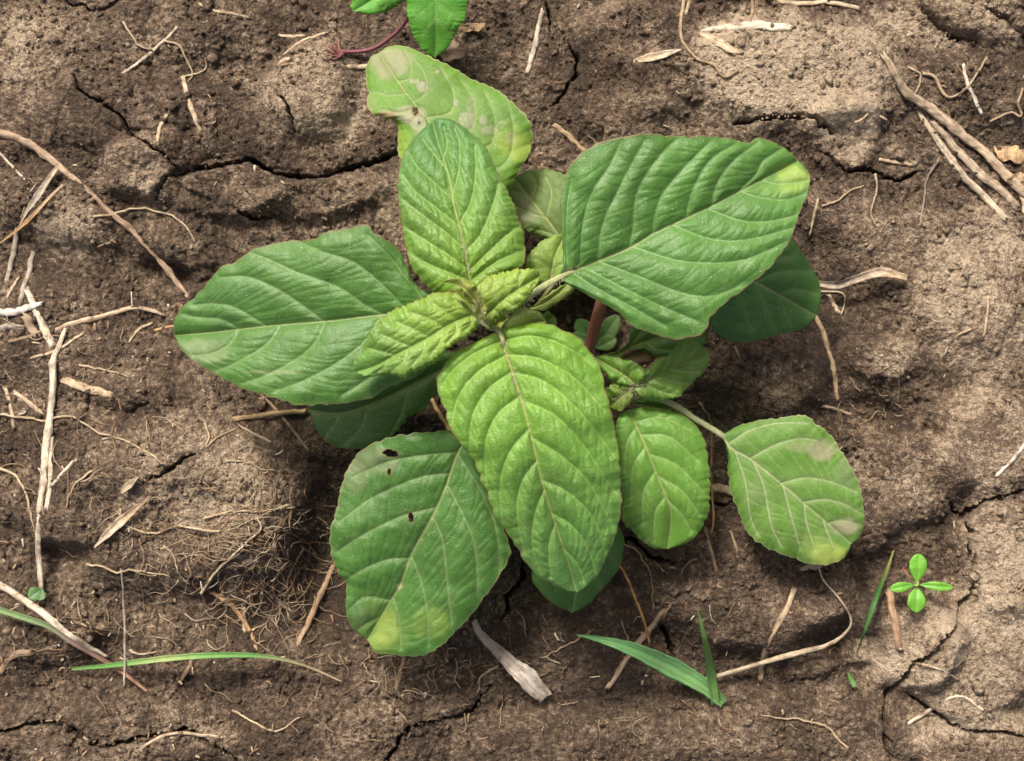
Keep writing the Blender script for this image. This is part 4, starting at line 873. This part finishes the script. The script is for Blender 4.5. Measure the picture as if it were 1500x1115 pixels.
S([(27,408),(10,436)], 6, T0, 'stubby tan straw left of the grey weathered stalk')
S([(-10,455),(15,458),(35,453),(60,444)], 13, (.74,.70,.62), 'bleached white bent straw at the left edge', taper=(1,1.05,.95,.6))
S([(40,426),(55,460),(66,485),(78,508)], 15, W0, 'broad flat pale straw under the bleached bent one', flat=.35, taper=(.7,1,1,.85))
S([(36,464),(44,478),(52,490)], 15, (.46,.36,.25), 'short brownish chunk left of the broad flat straw', flat=.4)
S([(-10,482),(15,478),(32,480)], 10, G0, 'greyish stub at the left edge')
S([(14,500),(40,494),(60,486)], 6, B0, 'brown twig below the greyish stub')
S([(76,486),(105,474),(140,466),(180,455),(200,451),(222,455),(242,463)], 9, T0, 'long tan straw with frayed end pointing at the large left leaf', node=(.35,), taper=(.8,1,1,.9,.5))
S([(46,524),(80,515),(105,500),(122,488)], 6, T0, 'thin straw crossing behind the forked stalk')
S([(222,474),(203,483),(190,500)], 5, T0, 'short bent straw below the frayed end')
S([(226,484),(242,480),(258,477)], 5, O0, 'orange stub touching the large left leaf')
S([(96,482),(86,508),(79,528),(76,580),(71,620),(66,680),(60,740),(56,790),(60,860)], 12, W0, 'long upright pale stalk down the left side', lift=1.2, node=(.14,.4,.7), taper=(.5,.9,1,1,.95,.8,.7))
S([(75,640),(74,680),(73,715),(66,752)], 8, W0, 'pale straw lying along the long upright stalk')
S([(96,557),(125,568),(162,578)], 14, (.58,.46,.31), 'short flat pale chip on bare soil', flat=.5)
S([(22,575),(42,590),(62,606)], 7, T0, 'short straw left of the upright stalk, upper one')
S([(8,568),(16,595),(20,626)], 7, T0, 'curved straw at the left edge beside the upright stalk')
S([(76,712),(95,690),(112,673)], 7, W0, 'oblique pale straw resting against the upright stalk')
blade('dry_straw', [(138,802),(160,780),(185,757),(220,727)], 14, [W0,T0,B0], 'flat pointed tan blade on the lower left mound', 'straw', GRP, mat=M_STRAW, hts=[2,2,2], seed=13, keel=.5, taper=(.1,.8,1,.6,.2))
blade('dry_straw', [(178,722),(188,712),(202,699)], 11, [T0,T0], 'small husk above the flat pointed blade', 'straw', GRP, mat=M_STRAW, seed=14, n=24, taper=(.4,1,.2))
S([(-12,850),(30,876),(70,904),(105,933),(157,962)], 11, (.72,.64,.50), 'bright pale straw slanting through the lower left corner', lift=2, taper=(.9,1,1.1,.9,.4))
S([(178,835),(181,880),(183,930),(182,1006)], 4.5, G0, 'thin upright straw across the long grass blade', lift=14, wob=1)
S([(310,868),(330,880),(350,898),(366,925),(376,952)], 7, O0, 'bent orange brown stalk below the mound')
S([(492,822),(478,852),(463,885),(450,915),(436,944)], 11, (.42,.29,.17), 'thick brown stalk beside the dark bottom left leaf', node=(.4,), taper=(.8,1,1,.7))
S([(388,864),(405,880),(426,894)], 5, G0, 'grey splinter left of the thick brown stalk')
S([(357,888),(358,905),(358,925)], 7, T0, 'short tan stub left of the grey splinter')
S([(344,614),(365,612),(395,607),(448,602)], 9, (.52,.38,.2), 'tan stalk poking out below the large left leaf', arch=3)
S([(350,624),(370,634),(397,648)], 5, T0, 'thin splinter below the tan stalk')
S([(180,108),(200,94),(222,76),(245,56),(260,40)], 5, W0, 'thin whitish straw at the upper left')
S([(268,113),(274,140),(284,168),(294,192)], 8, T0, 'flattened tan straw under the curled root at upper left', flat=.4)
S([(244,168),(233,190),(230,220)], 6, T0, 'bent straw above the long crack')
S([(292,6),(310,15),(338,20),(364,26)], 5, T0, 'pale curved straw at the top left edge')
S([(416,80),(440,62),(478,48)], 6, T0, 'straw splinter in the bundle left of the purple stem')
S([(408,52),(425,54),(445,52)], 5, T0, 'short straw of the bundle left of the purple stem, upper one')
S([(408,96),(416,89),(424,86)], 7, T0, 'pale stub below the straw bundle')
S([(420,70),(445,63),(468,55)], 4, B0, 'brown sliver within the straw bundle')
S([(795,17),(789,40),(783,70),(772,106)], 9, (.70,.63,.50), 'whitish stick standing out above the damaged top leaf', node=(.5,))
S([(812,183),(832,198),(858,222)], 8, (.5,.36,.22), 'brown and pale stub above the large right leaf', node=(.5,))
S([(510,98),(524,98),(542,96)], 8, T0, 'tan stub touching the tip of the damaged top leaf')
blade('dry_straw', [(928,90),(950,85),(972,80),(998,72)], 13, [T0,T0,W0], 'pointed husk to the left of the curved root at the top', 'straw', GRP, mat=M_STRAW, seed=15, n=30, taper=(.4,1,.8,.1))
S([(1028,46),(1060,41),(1110,38),(1158,42)], 14, W0, 'pale jointed straw at the top right of centre', flat=.6, taper=(.4,.9,1,.8))
S([(1024,50),(1050,60),(1066,70),(1086,78)], 15, T0, 'frayed flat straw under the pale jointed one', flat=.35, taper=(.4,.9,1,.4))
S([(1015,-8),(1008,8),(1004,22)], 7, T0, 'short stub at the top edge above the curved root')
S([(1101,-8),(1103,14),(1099,32)], 6, B0, 'upright brown stub above the pale jointed straw')
S([(1138,1),(1175,6),(1210,3),(1258,12)], 7, T0, 'thin straw along the top edge over pale crust')
S([(1294,82),(1306,104),(1322,128),(1335,142),(1365,160),(1400,188),(1440,222),(1475,256),(1512,290)], 15, (.50,.40,.28), 'thick knobbly stalk lying at upper right, uppermost of three', lift=1.5, node=(.10,.22,.5), taper=(.65,.85,1,.9,.95,1.1), lump=.3)
S([(1342,160),(1362,190),(1385,222),(1412,258),(1445,292),(1472,320)], 11, (.62,.53,.40), 'pale stalk at upper right, lowest of three', taper=(.5,.8,1,1,1,.8))
S([(1368,178),(1395,212),(1430,250),(1462,275),(1488,302)], 13, (.50,.41,.30), 'brown stalk at upper right, middle one of three', taper=(.6,.9,1,1,.9))
S([(1494,262),(1500,290),(1506,330)], 12, T0, 'stub at the right edge below the three stalks')
S([(1412,96),(1416,118),(1425,140),(1438,167)], 6, (.70,.64,.55), 'whitish forked twig beside the curly root')
S([(1288,234),(1310,238),(1336,241)], 7, T0, 'pale sliver in the crack at upper right')
S([(1198,292),(1194,310),(1186,345)], 5, T0, 'upright pale straw right of the yellow leaf tip')
blade('dry_straw', [(1195,415),(1225,417),(1255,408),(1290,400),(1328,408)], 15, [G0,(.48,.40,.30),T0], 'long grey brown husk right of the dark smooth leaf', 'straw', GRP, mat=M_STRAW, hts=[4,7,8,3], seed=16, keel=.6, taper=(.4,.9,.8,1,.6), curl=.4)
S([(1190,402),(1196,408),(1199,414)], 7, (.7,.65,.5), 'white stub at the edge of the dark smooth leaf')
S([(1214,432),(1220,443),(1229,458)], 7, T0, 'short pale straw below the grey brown husk')
S([(1194,462),(1205,485),(1212,510),(1220,540),(1227,584)], 10, (.60,.44,.27), 'orange to pale curved stalk below the dark smooth leaf', taper=(.7,1,1,.9,.6))
S([(1204,594),(1225,600),(1247,608)], 6, T0, 'small straw lying below the curved stalk')
S([(1447,435),(1446,460),(1441,492)], 5, T0, 'thin straw on the right hand soil')
S([(1508,640),(1485,672),(1460,696)], 7, (.72,.67,.58), 'whitish straw at the right edge')
S([(1200,828),(1206,848),(1228,876),(1246,904),(1240,925),(1205,948),(1150,962),(1095,978),(1045,992),(1010,1000)], 8, (.56,.46,.32), 'long dry bent grass stem curving round to the bottom edge', taper=(.35,.4,.5,.9,1.2,1,.9,.8), arch=5, lift=2.5)
S([(1163,864),(1152,892),(1140,915),(1125,940),(1118,965),(1114,996)], 9, (.50,.38,.25), 'knobbly brown stalk crossing the long dry stem', node=(.35,.6))
S([(1302,868),(1308,895),(1312,920),(1318,950)], 12, (.42,.27,.17), 'reddish brown stub below the four-leaved seedling')
S([(893,808),(915,840),(932,880),(944,912),(952,944)], 5, (.50,.28,.08), 'orange wiry stem below the pale bottom leaf', lift=4, arch=6)
S([(977,888),(955,918),(925,955),(892,1006)], 11, (.40,.30,.20), 'brown stalk slanting to the bottom edge')
S([(983,885),(972,905),(962,922)], 4, O0, 'thin orange splinter by the slanting brown stalk')
S([(632,585),(645,608),(660,632)], 7, (.52,.34,.14), 'orange straw under the leaves at centre left')
S([(1046,715),(1060,716),(1075,722)], 13, T0, 'ribbed tan stub between the two right hand leaves')
S([(1034,775),(1040,800),(1050,835)], 6, B0, 'frayed brown straw under the oval leaf')
S([(1070,778),(1076,795),(1080,810)], 6, B0, 'short brown straw right of the frayed one')
S([(1175,834),(1186,830),(1200,832)], 9, T0, 'small tan husk at the tip of the long-stalked leaf', flat=.4)
S([(1030,800),(1045,770),(1042,700),(1043,640)], 4, O0, 'thin orange stem between the oval leaf and the long-stalked leaf')
S([(0,985),(20,960),(45,955)], 11, B0, 'brown twig in the bottom left corner')
S([(1318,858),(1314,862),(1310,866)], 4, T0, 'tiny stub left of the seedling')
S([(262,1000),(276,980),(282,962)], 6, B0, 'short brown twig at the bottom edge below the grass blade')
S([(580,1008),(587,985),(592,962)], 7, B0, 'brown stub below the dark bottom left leaf')
S([(700,1000),(706,990),(730,975)], 4, T0, 'thin splinter left of the bark strip')
S([(200,1100),(250,1075),(330,1080)], 5, T0, 'thin straw on the soil at the bottom left')
S([(1330,1060),(1400,1020),(1440,1040)], 6, W0, 'pale straw on the soil at the bottom right')
blade('bark_strip', [(693,910),(706,930),(730,955),(762,985),(800,1022)], 27, [(.52,.46,.38),(.34,.29,.23),(.60,.55,.48),(.36,.31,.25)], 'broad bleached strip of dead leaf at the bottom edge', 'dead leaf', None, mat=M_STRAW, hts=[3,6,8,5], seed=17, keel=.5, taper=(.35,.55,.75,1.15,.8), curl=.3, wob=3)
# scraps of dead leaf
def scrap(x, y, r, col, label, seed, sq=.7, lift=2.0):
    n_r, n_a = 6, 22; V = []; g = float(ground_at(x, y)[0])
    for i in range(n_r+1):
        for j in range(n_a):
            a = 2*np.pi*j/n_a; rr = r*i/n_r*(1+.28*math.sin(2*a+seed)+.18*math.sin(5*a+seed*2)+.1*math.sin(9*a))
            xx, yy = x+rr*math.cos(a), y+rr*math.sin(a)*sq
            V.append(W(xx, yy, g+.001*(lift+1.6*math.sin(xx*.14+seed)+1.0*math.sin(yy*.2)+1.0*(i/n_r)**2)))
    V = np.array(V)
    f = [(i*n_a+j, i*n_a+(j+1) % n_a, (i+1)*n_a+(j+1) % n_a, (i+1)*n_a+j) for i in range(n_r) for j in range(n_a)]
    o = mesh_obj('leaf_scrap', V, np.array(f), M_STRAW, attrs={'tint': ('FLOAT_COLOR', np.tile(col, (len(V), 1))), 'along': ('FLOAT_VECTOR', V*1000)})
    md = o.modifiers.new('thickness', 'SOLIDIFY'); md.thickness = .0003
    tag(o, label, 'dead leaf')
scrap(1484, 226, 22, (.62,.42,.22), 'orange tan scrap of dead leaf at the right edge', 1)
scrap(1488, 262, 12, (.5,.36,.22), 'small brown leaf scrap beside the thick knobbly stalk', 3)
scrap(690, 40, 16, (.36,.25,.13), 'brown curled leaf scrap right of the toothed weed', 2, .5)
scrap(437, 264, 8, (.50,.28,.10), 'orange bit of dead leaf in the long crack', 4)
scrap(262, 452, 9, (.42,.30,.2), 'small brown bit left of the large left leaf', 5)
scrap(655, 72, 26, (.26,.19,.13), 'dull brown dead leaf under the tip of the toothed weed', 6, .6)

# ------------------------------------------------------------------ ROOTS: the ones one can follow
def root(pts, wpx, label, col=(.52,.42,.27), seed=None, wob=5, lift=.3):
    seed = seed if seed is not None else int(pts[0][0]+2*pts[0][1]) % 97
    Ln = sum(math.dist(a, b) for a, b in zip(pts[:-1], pts[1:])); n = int(max(16, min(110, Ln/3)))
    P3, q = path3(pts, n, lift, wpx/2, wob, seed)
    o = join_mesh('dry_root', [tube_mesh(P3, np.linspace(1.1, .6, n)*wpx/2*K*CAMH, col, 6, lump=.15, seed=seed)], M_STRAW)
    tag(o, label, 'root', 'dry roots lying on the soil')
R_ = root
R_([(-8,607),(30,611),(60,615),(100,612),(140,630),(180,645),(222,668)], 4, 'thin root crossing the upright stalk at left')
R_([(115,535),(150,541),(190,553)], 3, 'thin root above the flat pale chip')
R_([(180,32),(192,50),(205,68),(222,72)], 3, 'pale root tip at upper left', wob=2)
R_([(240,60),(262,66),(272,85),(282,108),(275,120)], 3.4, 'curled pale root over the flattened straw at upper left', wob=2)
R_([(270,112),(288,108),(302,100),(300,84)], 3, 'hooked end of root right of the curled one', wob=2)
R_([(138,318),(170,312),(200,306),(240,312),(270,330),(285,355)], 3.4, 'wavy root crossing the long brown stalk')
R_([(1002,-5),(997,40),(1003,66),(1022,86),(1045,96),(1060,113),(1082,103)], 5, 'curving brown root at the top right of centre', (.44,.33,.2), wob=2)
R_([(1330,98),(1348,110),(1345,128),(1340,138)], 3.6, 'small loop of root by the knobbly stalk', wob=2)
R_([(1352,108),(1368,112),(1378,130),(1392,143),(1415,130),(1430,110),(1446,84)], 5, 'curly root beside the three stalks', (.44,.34,.22), wob=2)
R_([(1205,302),(1230,292),(1245,280),(1266,272)], 3.4, 'pale root right of the yellow leaf tip', wob=2)
R_([(1282,255),(1284,280),(1276,308),(1282,330)], 3, 'short root below the crack at upper right', wob=2)
R_([(1375,235),(1358,262),(1354,290),(1348,330)], 3.6, 'grey root left of the three stalks', (.3,.26,.23), wob=2)
R_([(1498,130),(1492,150),(1496,170),(1480,165),(1450,178)], 5, 'bent root at the right edge', (.44,.34,.22), wob=2)
R_([(1200,427),(1232,429),(1238,440),(1232,462)], 3.6, 'hooked root below the grey brown husk', wob=1)
R_([(1315,975),(1330,970),(1345,972),(1375,980),(1405,996)], 4.5, 'pale root across the end of the long crack', (.58,.48,.34), wob=2)
R_([(1025,590),(1040,615),(1043,640)], 3, 'brown root beneath the long leaf stalk')
R_([(915,795),(940,815),(955,850),(958,895)], 3, 'fine root right of the orange wiry stem', (.34,.24,.15))
R_([(865,925),(830,945),(800,960),(792,962)], 3, 'fine root above the wide grass blade', (.34,.24,.15))
R_([(300,760),(340,750),(390,748),(432,742)], 3.4, 'upper long root on the mound', wob=6)
R_([(178,745),(180,765),(205,778),(235,780),(262,770),(300,778),(340,774),(372,760),(420,740)], 3.4, 'long looping root across the mound', wob=4)
R_([(295,870),(310,845),(335,820),(360,795),(382,775),(375,758)], 4.2, 'pale root running down the right side of the mound', (.62,.52,.34), wob=2)
R_([(240,800),(255,815),(262,840),(278,856)], 3.2, 'short root in the middle of the mound', wob=3)
R_([(128,827),(150,830),(170,838),(200,836),(250,845)], 3.6, 'flat root near the foot of the mound')
R_([(330,675),(360,677),(385,688),(402,690)], 3.2, 'root near the top of the mound')
R_([(210,660),(225,668),(238,680)], 3.2, 'short pale root above the mound crack', wob=2)
R_([(0,686),(20,695),(35,715),(42,745),(52,780),(55,810)], 4, 'root left of the upright stalk', wob=4)
R_([(135,690),(115,705),(102,725),(98,745)], 3.4, 'branching root right of the upright stalk', wob=3)
R_([(445,800),(430,830),(420,850),(425,890)], 3.2, 'hanging root in the dark hollow', (.34,.25,.16))
R_([(400,790),(402,820),(412,840)], 3.2, 'root at the edge of the dark hollow', (.36,.27,.18))
R_([(380,865),(360,880),(350,905)], 3.2, 'root beside the grey splinter', (.36,.27,.18))
R_([(300,620),(306,640),(302,655),(320,640),(345,628)], 3.4, 'forked pale root below the large left leaf', wob=2)
R_([(190,952),(205,958),(230,955)], 3.2, 'pale root above the long grass blade', (.58,.48,.34))
R_([(1240,1095),(1200,1060),(1120,1050)], 3.4, 'root on the soil at the bottom right')
R_([(340,1040),(400,1070),(440,1050)], 3.4, 'root on the soil below the long grass blade')

# fine root hairs and chaff: uncountable
def litter():
    parts = []
    zones = [((290,770),(150,95),120,60),((400,850),(80,110),110,60),((120,700),(110,90),30,40),((330,900),(160,60),35,44),((60,560),(90,160),35,34),((620,985),(150,35),50,34),((120,920),(110,60),50,34),((760,560),(1000,740),70,26),((1240,620),(120,80),26,30),((830,900),(220,90),30,34),((750,1070),(760,50),60,34)]
    px, py, ln = [], [], []
    for (cx, cy), (rx, ry), n_, L_ in zones:
        for _ in range(n_):
            px.append(cx+rx*rng.normal()*.55 if n_ != 70 else rng.uniform(0, 1500)); py.append(cy+ry*rng.normal()*.55 if n_ != 70 else rng.uniform(0, 1000)); ln.append(L_*rng.uniform(.4, 1.5))
    n = 9; k = len(px); Q = np.zeros((k, n, 2))
    for i in range(k):
        a = rng.uniform(0, 2*np.pi); p = np.array([px[i], py[i]]); da = rng.normal()*.12
        for j in range(n):
            Q[i, j] = p; a += da+rng.normal()*.33; p = p+ln[i]/n*np.array([math.cos(a), math.sin(a)])
    g = ground_at(Q[..., 0].ravel(), Q[..., 1].ravel()).reshape(k, n)
    for i in range(k):
        P3 = W(Q[i, :, 0], Q[i, :, 1], g[i]+.0007+.0009*np.sin(np.linspace(0, 3.1, n)))
        c = np.array([(.50,.40,.26),(.36,.25,.15),(.56,.47,.33),(.40,.26,.14)][rng.integers(4)])
        parts.append(tube_mesh(P3, rng.uniform(.45, .95)*K*CAMH*np.linspace(1, .5, n), c, 4, seed=i % 50))
    o = join_mesh('root_hairs', parts, M_STRAW); tag(o, 'fine tangled root hairs spread over the soil', kind='stuff')
    # chaff: short chips
    parts = []; k = 330
    px = rng.uniform(-20, 1520, k); py = rng.uniform(-20, 1130, k); lf = rng.random(k) < .45; px[lf] = rng.uniform(-20, 420, lf.sum()); py[lf] = rng.uniform(430, 1120, lf.sum())
    a = rng.uniform(0, np.pi, k); L_ = rng.gamma(2.2, 3.2, k).clip(3, 24)
    for i in range(k):
        t = np.linspace(-.5, .5, 4); x = px[i]+t*L_[i]*math.cos(a[i]); y = py[i]+t*L_[i]*math.sin(a[i])+rng.normal()*1.2*np.array([0, 1, 1, 0])
        g = ground_at(x, y).max()
        P3 = W(x, y, g+.0004+0*x); c = np.array([(.58,.46,.30),(.44,.31,.19),(.34,.22,.13),(.66,.58,.45)][rng.integers(4)])
        parts.append(tube_mesh(P3, rng.uniform(.8, 1.9)*K*CAMH, c, 5, .6, lump=.3, seed=i % 50))
    o = join_mesh('chaff', parts, M_STRAW); tag(o, 'tiny chips of straw scattered over the soil', kind='stuff')
litter()
